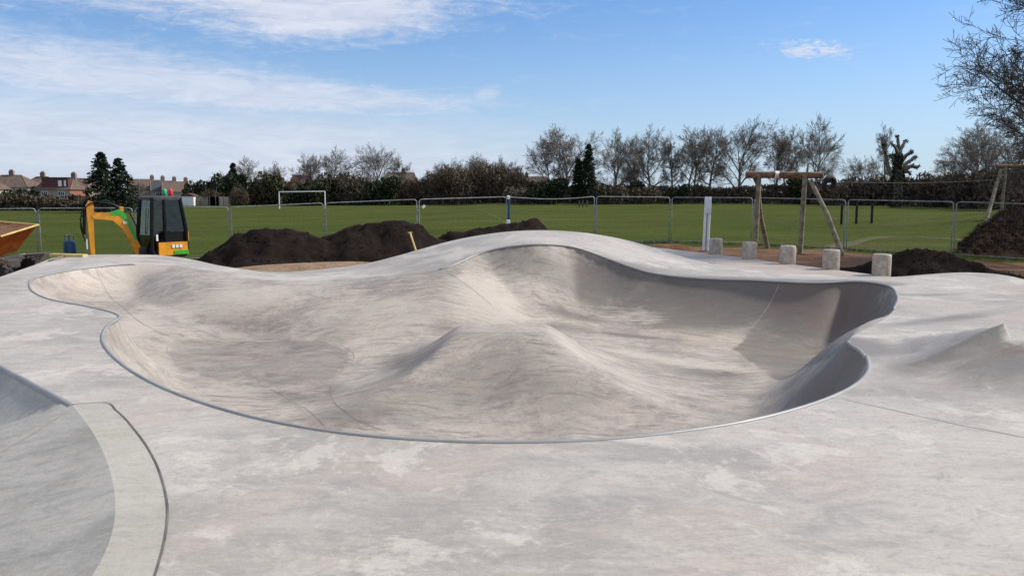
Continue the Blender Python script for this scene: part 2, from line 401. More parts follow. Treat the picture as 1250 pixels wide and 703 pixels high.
FC = np.array([[*gp(x, y, z)[:2], z] for x, y, z in [(150,355,-.55),(110,352,-.5),(215,375,-.5),(250,400,-.75),(320,440,-.95),(240,455,-.98),(400,450,-.92),(420,400,-.7),(560,385,-.6),(640,375,-.5),
 (740,390,-.75),(860,420,-.98),(950,430,-1.05),(900,480,-1.1),(760,440,-.95),(1020,400,-1.05)]]+[[0,8,-1.1],[3,8,-1.1],[-3,9,-1.1],[-5,10.5,-1.0],[0,9.5,-1.08],[-1.5,14.5,-.72],[-3.5,13,-.85]])
FP, FS = tps_fit(FC[:, :2], FC[:, 2], .02)
def floorz(P):
    d = np.linalg.norm(P[:, None]-FP[None], axis=2)+1e-9
    return np.clip((d*d*np.log(d))@FS[:-3]+FS[-3]+P@FS[-2:], -1.2, -.4)
def chunk(f, P, n=6000): return np.concatenate([f(P[i:i+n]) for i in range(0, len(P), n)]) if len(P) else np.zeros(0)
def H_bowl(P):
    def g(P):
        D = np.linalg.norm(P[:, None]-rimP[None, ::3], axis=2); w = 1/(D**4+1e-5); w /= w.sum(1)[:, None]
        T = w@rim[::3, 3]; sm = w@rim[::3, 4]; hr = w@rim[::3, 2]
        d = seg_dist(P, rimP); u = np.clip(1-d/T, 0, 1)
        k = .965; wc = (1-np.sqrt(1-(k*u)**2))/(1-math.sqrt(1-k*k)); wc = wc*.52+.48*u**1.7
        ws = u*u*(3-2*u); wgt = wc*(1-sm)+ws*sm
        fl = smax(floorz(P), volcano(P), .42)
        fl = np.minimum(fl, hr)
        hdeck = hr*(1-sm)+H_deck(P)*sm
        z = fl+(hdeck-fl)*wgt
        return z
    return chunk(g, P, 3000)

# small bowl in the left foreground
r2a = np.array(gp(88, 494)[:2]); r2b = np.array(gp(0, 447)[:2]); far2 = r2a+(r2b-r2a)/np.linalg.norm(r2b-r2a)*6.5
curve2 = np.array([[*gp(px, py)[:2], 0.] for px, py in [(88,494),(116,532),(134,574),(141,620),(133,662),(112,703),(78,752),(20,820)]])
curve2s = spline(curve2, .05, False)[:, :2]
endc = curve2s[-1]
lineA = np.array([far2+(r2a-far2)*t for t in np.linspace(0, 1, 70)])[:-1]
rim2 = np.vstack([lineA, curve2s, [[-3.0, 1.2], [-5, .4], [-8, .6], [-10.5, 3.5]]])
ribbon_out = spline(np.array([[*gp(px, py)[:2], 0.] for px, py in [(88,494),(104,490.5),(122,490),(142,501),(164,524),(186,556),(200,592),(205,628),(200,665),(189,703),(168,752),(120,820)]]), .05, False)[:, :2]
ribbon_poly = np.vstack([ribbon_out, curve2s[::-1]])
def H_bowl2(P):
    d1 = seg_dist(P, np.vstack([far2, r2a]), False); d2 = seg_dist(P, curve2s, False)
    u = np.clip(1-d1/2.0, 0, 1); a = 1.15*(1-(.5*u+.5*u**2.2)); b = .30*d2+.02*d2*d2
    k = .04; h = np.clip(.5+.5*(b-a)/k, 0, 1); dep = b*(1-h)+a*h-k*h*(1-h)
    return -np.clip(dep, 0, 1.15)

outer_px = [(-260,420,0),(-120,375,0),(0,338,0),(40,324,.07),(75,313,.13),(110,311,.17),(155,311,.17),(200,312,.15),(240,318,.07),(270,324.5,0),(330,332,-.1),(400,328,-.05),(450,321,.08),(500,308,.32),(560,292,.60),
 (600,285,.76),(640,281.5,.84),(680,281.5,.83),(720,285,.72),(760,292,.56),(800,303,.34),(835,314,.14),(870,322,.04),(920,329,0),(1000,335,0),(1090,338,0),
 (1130,335,.06),(1180,332.5,.12),(1220,335,.10),(1250,341,.05),(1330,365,0),(1420,400,0)]
oc = np.array([gp(*p) for p in outer_px])
outer = spline(oc, .15, False)[:, :2]
outer = np.vstack([outer, [[15, 7], [15, -4], [8, -6], [-4, -6], [-14, -4], [-15, 5]]])

# gather points
def dense(poly, step):
    out = []
    q = np.roll(poly, -1, 0)
    for a, b in zip(poly, q):
        k = max(1, int(np.linalg.norm(b-a)/step))
        for j in range(k): out.append(a+(b-a)*j/k)
    return np.array(out)
outer_d = dense(outer, .25)
def hexgrid(x0, x1, y0, y1, s):
    ys = np.arange(y0, y1, s*.866); pts = []
    for i, y in enumerate(ys): xs = np.arange(x0+(i % 2)*s/2, x1, s); pts.append(np.stack([xs, np.full_like(xs, y)], 1))
    P = np.vstack(pts); return P+RNG.uniform(-.12, .12, P.shape)*s
G1 = hexgrid(-13, 9, 5, 20, .085); G1 = G1[in_poly(G1, rimP)]; G1 = G1[seg_dist(G1, rimP) > .36]
rings = []
tang = np.roll(rimP, -1, 0)-np.roll(rimP, 1, 0); tang /= np.linalg.norm(tang, axis=1)[:, None]
nr = np.stack([-tang[:, 1], tang[:, 0]], 1)
if not in_poly(rimP[:1]+nr[:1]*.03, rimP)[0]: nr = -nr
for d in (.015, .04, .075, .12, .18, .25, .32):
    R = rimP+nr*d; R = R[in_poly(R, rimP)]; R = R[seg_dist(R, rimP) > d*.9]; rings.append(R)
G2 = hexgrid(-12, 1, 0, 12, .11); G2 = G2[in_poly(G2, rim2)]; G2 = G2[seg_dist(G2, rim2) > .07]
G3 = hexgrid(-16, 16, -6, 24, .2); near = (np.abs(G3[:, 0]-4.5) < 5) & (G3[:, 1] < 16)
G3b = hexgrid(2.5, 11, 6, 19, .10)
G3 = np.vstack([G3[~((G3[:, 0] > 2.5) & (G3[:, 0] < 11) & (G3[:, 1] > 6) & (G3[:, 1] < 19))], G3b])
m = in_poly(G3, outer_d) & ~in_poly(G3, rimP) & ~in_poly(G3, rim2); G3 = G3[m]
G3 = G3[(seg_dist(G3, rimP) > .05) & (seg_dist(G3, rim2) > .05) & (seg_dist(G3, outer_d) > .06)]
# crease lines
def vedge(c, sx): return np.array([[c[0]+sx*.44/(.86 if sx < 0 else .75)*t, c[1]-t] for t in np.linspace(0, 2.3, 34)])
creases = [vedge(vfl, -1), vedge(vfr, 1), np.linspace(vfl, vfr, 12), np.linspace(np.array(WA_[:2]), np.array(WT[:2]), 40), np.linspace(np.array(LP[:2])-(.25, 0), np.array(LP[:2])+(2.0, 0), 24)]
verts = []; edges = []; loops = []
def add_loop(P, closed):
    n = len(verts); verts.extend([tuple(p) for p in P]); k = len(P)
    edges.extend([(n+i, n+i+1) for i in range(k-1)])
    if closed: edges.append((n+k-1, n))
add_loop(outer_d, True); add_loop(rimP, True); add_loop(rim2, True); add_loop(ribbon_out, False)
for c in creases: add_loop(c, False)
for P in (G1, *rings, G2, G3): verts.extend([tuple(p) for p in P])
res = delaunay_2d_cdt([Vector(v) for v in verts], edges, [], 0, 1e-5)
V2 = np.array([[v.x, v.y] for v in res[0]]); TRI = np.array([t for t in res[2] if len(t) == 3])
cen = V2[TRI].mean(1)
inO = in_poly(cen, outer_d); in1 = in_poly(cen, rimP); in2 = in_poly(cen, rim2); inR = in_poly(cen, ribbon_poly) & ~in2
Zd = H_deck(V2)
def bump_round(P): return 0
onrim = seg_dist(V2, rimP) < 1e-4
v1 = in_poly(V2, rimP) & ~onrim
Z1 = Zd.copy(); Z1[v1] = H_bowl(V2[v1])
v2 = in_poly(V2, rim2) & (seg_dist(V2, rim2) > 1e-4)
Z1[v2] = H_bowl2(V2[v2])
from mathutils.bvhtree import BVHTree
BV = BVHTree.FromPolygons([(x, y, z) for (x, y), z in zip(V2.tolist(), Z1.tolist())], TRI.tolist())
def Hfull(x, y):
    h = BV.ray_cast(Vector((float(x), float(y), 5)), Vector((0, 0, -1)))[0]; return h.z if h else 0.0
def hitpx(px, py):
    h = BV.ray_cast(Vector((0, 0, EYE)), Vector(ray(px, py)).normalized())[0]
    return np.array([h.x, h.y]) if h else np.array(gp(px, py)[:2])

# stain / pale patches (world ellipses); dark ones also paint right-wall and bank-face shade
def blob(P, px, py, z, rx, ry, rot=0, floor=True):
    c = hitpx(px, py); q = P-c; ca, sa = math.cos(rot), math.sin(rot)
    u = (q[:, 0]*ca+q[:, 1]*sa)/rx; v = (-q[:, 0]*sa+q[:, 1]*ca)/ry; return np.exp(-(u*u+v*v))
stain_shade = np.zeros(len(V2)); pale = np.zeros(len(V2)); brown = np.zeros(len(V2))
for a in [(262,437,-1.3,.6,.9,0,.9),(372,480,-1.3,1.0,.7,-.4,.7),(660,320,.2,2.0,.8,0,.55),(860,368,-.5,2.6,.8,0,1.1),(1000,375,-.5,1.5,1.0,0,1.1),(740,345,-.3,1.6,.8,0,.9),(1030,440,-.5,.7,.9,0,1),  # right-wall blobs: real stains plus wall shade put into the colour
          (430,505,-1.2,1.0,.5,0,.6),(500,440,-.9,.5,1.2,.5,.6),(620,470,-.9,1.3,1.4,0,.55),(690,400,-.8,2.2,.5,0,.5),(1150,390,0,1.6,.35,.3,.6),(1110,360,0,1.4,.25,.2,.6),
          (1130,440,0,1.0,.4,.6,.6),(1205,412,0,.35,.16,.1,1.1),(1170,428,0,.45,.16,.1,1.0),(1140,440,0,.5,.15,.1,.8),(1225,445,.1,.9,.8,0,.7),(1180,470,.1,.9,.5,0,.5),(1120,480,0,1.2,.6,0,.45),(800,380,-.5,2.0,.5,0,.7),(540,620,0,.8,.35,.3,.35),(900,640,0,.9,.3,.2,.3),(240,640,0,.5,.7,0,.3),(1230,460,0,.8,1.0,0,.5),(1010,460,-.5,.6,.9,0,.8),(330,375,-.5,.9,.4,.4,.25),(40,400,0,1.5,.6,0,.3),(560,500,-1,.8,.7,0,.3),(880,455,-1.2,1.0,.5,0,.6),(700,385,-.7,1.0,.3,0,.7),(770,410,-.8,1.2,.2,0,.7),(540,400,-.6,.5,.4,0,.5),(470,360,-.3,1.2,.4,0,.4),(310,400,-.5,.9,.3,0,.45)]:  # small blobs along the bank's front face partly paint its shade
    stain_shade = np.maximum(stain_shade, a[6]*blob(V2, *a[:6]))
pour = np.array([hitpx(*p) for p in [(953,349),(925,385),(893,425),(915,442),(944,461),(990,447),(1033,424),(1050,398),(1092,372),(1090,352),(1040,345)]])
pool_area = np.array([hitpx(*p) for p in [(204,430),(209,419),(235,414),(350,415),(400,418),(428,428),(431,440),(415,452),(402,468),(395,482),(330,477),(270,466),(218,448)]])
pk = in_poly(V2, pool_area); stain_shade[pk] = .47
pk = in_poly(V2, pour) & v1; stain_shade[pk] = np.maximum(stain_shade[pk], .62)
for a in [(170,330,.05,1.0,.8,0,.9),(600,370,-.6,1.2,1.5,.3,.8),(290,362,-.4,2.2,.9,0,.75),(450,380,-.6,2.2,1.0,0,.65),(160,400,-.7,.8,1.0,0,.8),(140,350,0,1.2,1.0,0,.7),(820,440,-1.1,2.0,.5,-.3,.8),(700,430,-.9,.5,1.0,-.4,.6),(560,310,.3,1.5,.5,0,.7),
          (200,420,-.9,.8,.8,0,.5),(760,385,-.9,1.2,.5,0,.6),(640,290,.7,2.5,1.2,0,.5),(350,340,-.05,2.5,.7,0,.7)]:
    pale = np.maximum(pale, a[6]*blob(V2, *a[:6]))
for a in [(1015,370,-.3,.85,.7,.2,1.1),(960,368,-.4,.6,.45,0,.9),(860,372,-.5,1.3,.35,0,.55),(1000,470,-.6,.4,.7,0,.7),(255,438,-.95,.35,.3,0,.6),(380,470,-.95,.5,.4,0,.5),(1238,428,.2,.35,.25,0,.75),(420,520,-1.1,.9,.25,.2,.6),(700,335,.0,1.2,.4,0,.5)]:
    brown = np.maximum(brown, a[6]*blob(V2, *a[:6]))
def region(name, mask, mat, parent=None, Z=None):
    T = TRI[mask]; ids = np.unique(T); mp = -np.ones(len(V2), int); mp[ids] = np.arange(len(ids))
    zz = Z[ids]; co = np.column_stack([V2[ids], zz])
    a = V2[T[:, 1]]-V2[T[:, 0]]; b = V2[T[:, 2]]-V2[T[:, 0]]; flip = (a[:, 0]*b[:, 1]-a[:, 1]*b[:, 0]) < 0
    T = T.copy(); T[flip] = T[flip][:, ::-1]
    me = bpy.data.meshes.new(name); me.from_pydata(co.tolist(), [], mp[T].tolist())
    me.materials.append(mat); me.polygons.foreach_set('use_smooth', [True]*len(me.polygons))
    for nm, arr in (('stain_shade', stain_shade), ('pale', pale), ('brown', brown)):
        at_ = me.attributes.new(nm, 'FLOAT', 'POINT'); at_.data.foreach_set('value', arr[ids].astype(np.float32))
    me.update(); return link(name, me, parent)
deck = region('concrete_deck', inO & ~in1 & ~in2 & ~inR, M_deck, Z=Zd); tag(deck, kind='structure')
# deck edge skirt
sk = MB(); oz = H_deck(outer_d); n = len(outer_d)
cen0 = outer_d.mean(0)
vs = [(p[0], p[1], z) for p, z in zip(outer_d, oz)]+[(p[0], p[1], z-.9) for p, z in zip(outer_d, oz)]
sk.add(vs, [(i, (i+1) % n, (i+1) % n+n, i+n) for i in range(n)])
tag(sk.build('deck_edge', M_deck), kind='structure')

bowl = empty('skate_bowl', (*gp(600, 440, -1.2)[:2], -1.2), 0, 'large smooth concrete skate bowl with steel lip and a flat-topped hump in its middle', 'skate bowl')
bo = Vector(bowl.location)
def into(o, root): o.parent = root; o.matrix_parent_inverse = Matrix.Translation(-Vector(root.location)); return o
# pool oval on the floor
pc = gp(317, 440, -1.3); 
poolpts = [hitpx(px, py) for px, py in [(204,430),(209,419),(235,414),(290,414),(350,415),(400,418),(428,428),(431,440),(415,452),(402,468),(408,490),(440,513)]]
inV = np.zeros(len(cen), bool)
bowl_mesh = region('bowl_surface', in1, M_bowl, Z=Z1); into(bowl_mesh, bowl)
small = empty('small_skate_bowl', (-5, 3.5, -1.45), 0, 'smooth grey concrete bowl in the lower left corner with a pale curved rim band', 'skate bowl')
into(region('bowl_surface', in2, M_bowl2, Z=Z1), small)
into(region('rim_band', inR & inO, M_ribbon, Z=Zd), small)

def coping(idx, name, root, r=.021, up=.0):
    pts = [(rimP[i % len(rimP)][0]+nr[i % len(rimP)][0]*.008, rimP[i % len(rimP)][1]+nr[i % len(rimP)][1]*.008, rim[i % len(rimP)][2]-r+.017+up) for i in idx]
    o = MB().tube(pts, r, 12).build(name, M_steel, smooth=True, sharp=0); return into(o, root)
def near_idx(px, py, z): p = np.array(gp(px, py, z)[:2]); return int(np.argmin(np.linalg.norm(rimP-p, axis=1)))
iB0, iB1 = near_idx(536, 329, .22), near_idx(1092, 377, .0)
iA0, iA1 = near_idx(1036, 417, .02), near_idx(165, 322, .12)
N = len(rimP)
if iA1 < iA0: iA1 += N
coping(range(iB0, iB1+1), 'coping', bowl); coping(range(iA0, iA1+1), 'coping', bowl)
p2 = [(*(far2+(r2a-far2)*t), -.018) for t in np.linspace(0, 1, 20)]
into(MB().tube(p2, .032, 14).build('coping', M_steel, smooth=True, sharp=0), small)

def drape(P, w, mat, name, root, lift=.004):
    P = np.array(P); P3 = np.column_stack([P, np.zeros(len(P))]); Q = spline(P3, .05, False)[:, :2]
    t = np.gradient(Q, axis=0); t /= np.linalg.norm(t, axis=1)[:, None]+1e-9; nn = np.stack([-t[:, 1], t[:, 0]], 1)
    vs = []; 
    for q, k in zip(Q, nn):
        zc = Hfull(*q)
        for s in (-1, 1):
            e = q+k*w/2*s; vs.append((e[0], e[1], max(Hfull(*e), zc-.02)+lift))
    o = MB().add(vs, [(2*i, 2*i+1, 2*i+3, 2*i+2) for i in range(len(Q)-1)]).build(name, mat, smooth=True, fix=False, sharp=0)
    return into(o, root) if root else o
jl = [([(118,331),(127,350),(143,370),(168,391),(200,408)], M_softjoint),([(344,357),(332,385),(319,412)], M_jointpale),([(437,378),(405,412)], M_jointpale),
      ([(545,332),(575,352),(600,372)], M_softjoint),([(951,347),(935,378),(915,402)], M_jointpale),
      ([(430,440),(412,458),(404,480),(425,505),(470,526)], M_softjoint),([(330,475),(375,500),(395,520)], M_softjoint)]
for pts, mt in jl: drape([hitpx(*p) for p in pts], .007, mt, 'joint', bowl)
drape(poolpts[:9], .007, M_softjoint, 'pool_edge', bowl)
drape([vfl, (vfl+vfr)/2, vfr], .007, M_jointpale, 'joint', bowl)
drape([hitpx(*p) for p in [(84,500),(45,526),(0,553),(-40,580)]], .012, M_jointpale, 'joint', small)
drape(ribbon_out[::6], .010, M_joint, 'joint', small, .006)
tag(drape([gp(px, py)[:2] for px, py in [(1030,487),(1080,498),(1160,516),(1250,534),(1330,550)]], .012, M_jointpale, 'deck_joint', None), kind='structure')

# ------------------------------------------------------------------ setting: field, soil, platform
def sheet(name, xs, ys, zf, mat, lift=0, kind='structure'):
    X, Y = np.meshgrid(xs, ys); Z = zf(X, Y)+lift; nx, ny = len(xs), len(ys)
    me = bpy.data.meshes.new(name)
    me.from_pydata(np.column_stack([X.ravel(), Y.ravel(), Z.ravel()]).tolist(), [], [(j*nx+i, j*nx+i+1, (j+1)*nx+i+1, (j+1)*nx+i) for j in range(ny-1) for i in range(nx-1)])
    me.materials.append(mat); me.polygons.foreach_set('use_smooth', [True]*len(me.polygons)); return tag(link(name, me), kind=kind)
xs = np.unique(np.concatenate([[-2500, -1200, -600, -300, -150], np.arange(-100, -22, 2.), np.arange(-22, 22, .5), np.arange(22, 101, 2.), [150, 300, 600, 1200, 2500]]))
ys = np.unique(np.concatenate([[-400, -100, -40], np.arange(-10, 36, .5), np.arange(36, 121, 2.), [150, 200, 260, 400, 800, 1600, 2800]]))
def sunk(X, Y):
    X = np.asarray(X, float); Y = np.asarray(Y, float); sh = X.shape; P = np.column_stack([X.ravel(), Y.ravel()]); k = np.zeros(len(P))
    m = in_poly(P, outer_d); k[m] = np.clip(seg_dist(P[m], outer_d)/.7, 0, 1); return ground(X, Y)-1.9*k.reshape(sh)
def gfield(X, Y): return sunk(X, Y)
sheet('grass_field', xs, ys, gfield, M_grass)
def poly_sheet(name, poly, mat, lift=.01, zf=None, kind='structure', step=.4, root=None):
    poly = np.array(poly, float)
    if len(poly[0]) > 2: poly = poly[:, :2]
    b = dense(poly, step); x0, y0 = b.min(0); x1, y1 = b.max(0); g = hexgrid(x0, x1, y0, y1, step); g = g[in_poly(g, b)]; g = g[seg_dist(g, b) > step*.3]
    n = len(b); r = delaunay_2d_cdt([Vector(p) for p in np.vstack([b, g])], [(i, (i+1) % n) for i in range(n)], [], 1, 1e-5)
    V = np.array([[v.x, v.y] for v in r[0]]); zz = (sunk(V[:, 0], V[:, 1]) if zf is None else zf(V))+lift
    me = bpy.data.meshes.new(name); me.from_pydata(np.column_stack([V, zz]).tolist(), [], [list(f) for f in r[2]]); me.materials.append(mat)
    me.polygons.foreach_set('use_smooth', [True]*len(me.polygons)); o = link(name, me, root); return tag(o, kind=kind) if kind else o
def wob(P, a, s=1.0):
    P = [np.array(p[:2], float) for p in P]; P = spline(np.array([[*p, 0.] for p in P]), .5, True)[:, :2]
    return [p+np.array([mnoise.noise(Vector((p[0]*s, p[1]*s, 1)))*a, mnoise.noise(Vector((p[0]*s, p[1]*s, 9)))*a]) for p in P]
poly_sheet('bare_soil', wob([(-21, 14), (-20, 24), (-14, 27), (-8, 29), (0, 31.5), (5, 33.6), (10, 32.6), (14, 29.3), (18, 26.5), (22, 18), (17, 6), (13, 10), (12, 15), (5, 18), (-12, 14)], .9), M_clay, .012)
poly_sheet('straw_soil', wob([(-10, 19.5), (-8, 22.8), (-5, 23.2), (-1.5, 22.5), (-1.5, 19), (-6, 18)], .5), M_straw, .03, zf=lambda V: sunk(V[:, 0], V[:, 1])+.40*np.exp(-((V[:, 1]-21.6)/1.0)**2)*np.exp(-((V[:, 0]+5.5)/3.2)**4))
pf = [gp(*p)[:2] for p in [(770,299,0),(815,303.5,0),(880,311,0),(965,322,0),(1060,334,0),(1105,339.5,0)]]
plat_poly = [np.array(p) for p in pf]+[np.array(gp(1100, 350, 0)[:2]), np.array(gp(1000, 342, 0)[:2]), np.array(gp(900, 334, 0)[:2])]+[np.array(gp(892,327,0)[:2]), np.array(gp(868,320.5,0)[:2]), np.array(gp(840,319,0)[:2]), np.array(gp(800, 312, 0)[:2])]
plat = poly_sheet('paved_platform', plat_poly, M_plat, -.008, zf=lambda V: np.zeros(len(V)), step=.3)
ps = MB(); dd = dense(np.array(plat_poly), .3); n = len(dd)
ps.add([(p[0], p[1], -.008) for p in dd]+[(p[0], p[1], -.7) for p in dd], [(i, (i+1) % n, (i+1) % n+n, i+n) for i in range(n)])
tag(ps.build('platform_edge', M_plat), kind='structure')
# earth patch left open between the deck and the platform
poly_sheet('soil_patch', wob([gp(838,318,0), gp(868,319.5,0), gp(893,326,0), gp(880,330,0), gp(850,326,0)], .05), M_straw, -.04, zf=lambda V: np.zeros(len(V)), step=.2)
# trodden track and pitch marking on the field
def strip(name, pts, w, mat, lift):
    Q = spline(np.array([[*p, 0.] for p in pts]), 1.0, False)[:, :2]; t = np.gradient(Q, axis=0); t /= np.linalg.norm(t, axis=1)[:, None]; k = np.stack([-t[:, 1], t[:, 0]], 1)
    vs = []
    for i, (q, kk) in enumerate(zip(Q, k)):
        ww = w*(1+.5*mnoise.noise(Vector((i*.3, 2, 5))))
        for s in (-1, 1): e = q+kk*ww/2*s; vs.append((e[0], e[1], gz(*e)+lift))
    return tag(MB().add(vs, [(2*i, 2*i+1, 2*i+3, 2*i+2) for i in range(len(Q)-1)]).build(name, mat, fix=False), kind='structure')
def fp(px, py):    # pixel on the field
    z = -.6
    for _ in range(12): p = gp(px, py, z); z = gz(p[0], p[1])
    return p[:2]
strip('trodden_track', [fp(*p) for p in [(985,312),(1040,297),(1090,289),(1150,281),(1200,272)]], .8, M_track, .012)
strip('pitch_line', [fp(*p) for p in [(340,262),(395,263),(470,262)]], .25, M_line, .012)
strip('pitch_line', [fp(*p) for p in [(575,252),(600,262),(618,273)]], .05, M_line, .012)

# ------------------------------------------------------------------ bollards
bspots = [(875.5,310.5,'nearest the white post'),(917,316.5,'second bollard from the white post'),(964.5,322.5,'middle bollard of the row of five'),
          (1018,329,'next to the one before the dark soil heap'),(1080.5,336.5,'standing in front of the dark soil heap')]
b0 = None
for i, (px, py, l) in enumerate(bspots):
    p = gp(px, py, 0)
    if b0 is None:
        b0 = empty('bollard'); h, r = .45, .19
        MB().lathe([(r*.98, -.02), (r, .02), (r*1.01, h*.5), (r, h-.045), (r*.97, h-.018), (r*.90, h)], (0, 0, 0), 32).build('shaft', M_bollard, b0, True, sharp=50)
        MB().lathe([(r*.62, 0), (r*.62, .006)], (0, 0, h), 24).build('top_disc', M_bollard, b0)
        o = b0
    else: o = copy_tree(b0)
    o.location = (p[0], p[1]+.19, -.008); o.rotation_euler = (0, 0, i*1.1)
    tag(o, 'round concrete bollard, '+l, 'bollard', 'five concrete bollards along the platform edge')

# ------------------------------------------------------------------ fence panels
posts = [(-190,28.3,257),(-72,29.2,256),(45,30,254.5),(163,30.5,254),(280,31,253),(396,31.8,248),(510,32.6,243.5),(619.5,34.2,240.5),(727,35.4,240),(819,36.2,241),(920,34.6,241.5),(1034,32.4,244),(1166,30,246.5),(1290,28,250)]
PW = [at(a, c, b) for a, b, c in posts]
flab = ['in front of nothing else, out at the far left behind the skip','behind the orange skip, ending right of its lip','behind the blue gas bottle','behind the digger cab','over the first soil heap, ending at the goal','over the second soil heap, starting at the goal',
        'with the yellow-handled shovel near its left foot','with a sagging top rail, right of the blue-taped joint','between the sagging panel and the white post','behind the tall white post','in front of the log frame','in front of the three black posts in the field','in front of the overgrown bank at the right edge']
for i in range(1, len(PW)-1):
    a, b = PW[i].copy(), PW[i+1].copy(); d = b-a; L = math.hypot(d.x, d.y); ux = Vector((d.x/L, d.y/L, 0))
    za, zb = a.z, b.z; a = a+ux*.05; b = b-ux*.05; L -= .10
    sag = .10 if i == 7 else 0
    root = empty('fence_panel', (a.x, a.y, za-2.0), math.atan2(ux.y, ux.x), 'steel mesh fence panel '+flab[i], 'fence panel', 'temporary mesh fence panels round the site')
    dz = zb-za; R = .12; r = .021
    def P(s, h): return (s, 0, h+dz*s/L-(sag*math.sin(PI*s/L) if h > 1.5 else 0))
    top = [P(0, 0), P(0, 1.0), P(0, 2-R)]+[P(R-R*math.cos(t), 2-R+R*math.sin(t)) for t in (.4, .8, 1.2)]+[P(R+(L-2*R)*k/8, 2) for k in range(9)]+[P(L-R+R*math.sin(t), 2-R+R*math.cos(t)) for t in (.4, .8, 1.2)]+[P(L, 2-R), P(L, 1.0), P(L, 0)]
    fr = MB().tube(top, r, 6); fr.tube([P(0, .12), P(L/2, .12), P(L, .12)], .014, 6); fr.build('frame', M_fence, root, True, sharp=0)
    w = MB()
    n = int(L/.10)
    for k in range(1, n): s = L*k/n; w.tube([P(s, .12), P(s, 1.98)], .0010, 3, False)
    for k in range(1, 8): w.tube([P(0, .12+k*.235), P(L/2, .12+k*.235), P(L, .12+k*.235)], .0010, 3, False)
    w.build('mesh_infill', M_fence, root, fix=False)
    MB().box((-.05, 0, .0), (.24, .62, .13), bev=.03).build('foot', M_rubberfoot, root)
    cl = MB().box((-.05, 0, 1.55), (.12, .05, .05), bev=.008).build('clip', M_steel, root)
    if i == 7:
        MB().tube([P(.0, 1.05), P(.01, 1.85)], .05, 7).build('blue_tape', M_blue, root); MB().box((-.03, -.02, .98), (.16, .1, .16), bev=.03).build('white_tie', M_white, root)
        MB().box((-.02, -.02, 1.98), (.14, .1, .16), bev=.03).build('white_tie', M_white, root)
    if i == 6: MB().box((.18, -.03, 1.72), (.14, .01, .10), Matrix.Rotation(-.8, 3, 'Y')).build('notice', M_white, root)

# ------------------------------------------------------------------ white post, log frames, wire, tyre
def gpo(px, Y): x = (px-625)/F*Y*1.0; x = at(px, 260, Y).x; return Vector((x, Y, gz(x, Y)))
wp = at(862, 304, 26.5); wz = wp.z
wr = empty('white_post', (wp.x, wp.y, wz-.05), 0, 'tall white plastic post of two tubes standing behind the row of bollards', 'post')
for s in (-1, 1): MB().tube([(s*.065-.02, 0, 0), (s*.06+.02, 0, 1.72)], .045, 10).build('tube', M_whitep, wr, True)
MB().box((.02, 0, 1.42), (.21, .12, .5), bev=.03).build('sleeve', M_whitep, wr, True)

def logframe(px0, px1, ytop, Y, Y1, ybase, name_l):
    A = at(px0, ytop, Y); B = at(px1, ytop+.5, Y1)
    root = empty('log_frame', (A.x, A.y, gz(A.x, A.y)), 0, name_l, 'log frame', 'log frames carrying the wire of the ropeway')
    o = Vector(root.location)
    d = (B-A).normalized()
    MB().tube([A-d*.22-o, A+(B-A)*.33-o, A+(B-A)*.66-o, B+d*.55-o], [.125, .12, .12, .11], 12).build('crossbeam', M_wood2, root, True)
    for q, sx in ((A+d*.22, 1), (B-d*.1, 0)):
        g = Vector((q.x, q.y, gz(q.x, q.y)-.2)); MB().tube([g-o+Vector((-.03, .02, 0)), (g+q)/2-o, q-o-Vector((0, .12, .0))], [.095, .09, .08], 10).build('post', M_wood, root, True)
    return root, A, B, o, d
lr, A, B, o, d = logframe(918, 985, 213.5, 30.4, 29.6, 300, 'tall weathered log frame with brown crossbeam and slanting braces, behind the bollards')
g = at(1031, 305, 28.2); g.z = gz(g.x, g.y)-.1
MB().tube([at(990, 222, 29.4)-o, at(1010, 262, 28.8)-o, g-o], [.075, .08, .09], 10).build('brace', M_wood, lr, True)
g = at(938, 297, 32.5); g.z = gz(g.x, g.y)-.1
MB().tube([at(925, 224, 30.8)-o, at(928, 262, 31.6)-o, g-o], [.08, .085, .09], 10).build('brace', M_wood, lr, True)
MB().tube([at(921, 216, 30.2)-o, at(928, 232, 30.5)-o], .08, 8).build('brace', M_wood2, lr, True)
q = A+(B-A)*.46-o
MB().tube([q-Vector((.10, .02, .0)), q+Vector((.06, 0, .0))], .142, 12).build('tape_wrap', M_tape, lr, True)
MB().box(q+Vector((.12, -.08, .06)), (.3, .03, .09), Matrix.Rotation(-.6, 3, 'Y')).build('tape_wrap', M_tape, lr)
MB().tube([B+Vector((0, 0, .05))-o, B+Vector((.02, -.03, .42))-o], [.05, .03], 8).build('peg', M_wood, lr, True)
lr2, A2, B2, o2, d2 = logframe(1222, 1275, 203, 52, 51, 250, 'far log frame half hidden by branches above the overgrown bank at the right edge')
g = at(1205, 247, 50); g.z = gz(g.x, g.y)-.1
MB().tube([at(1222, 207, 52)-o2, g-o2], [.1, .12], 10).build('brace', M_wood, lr2, True)
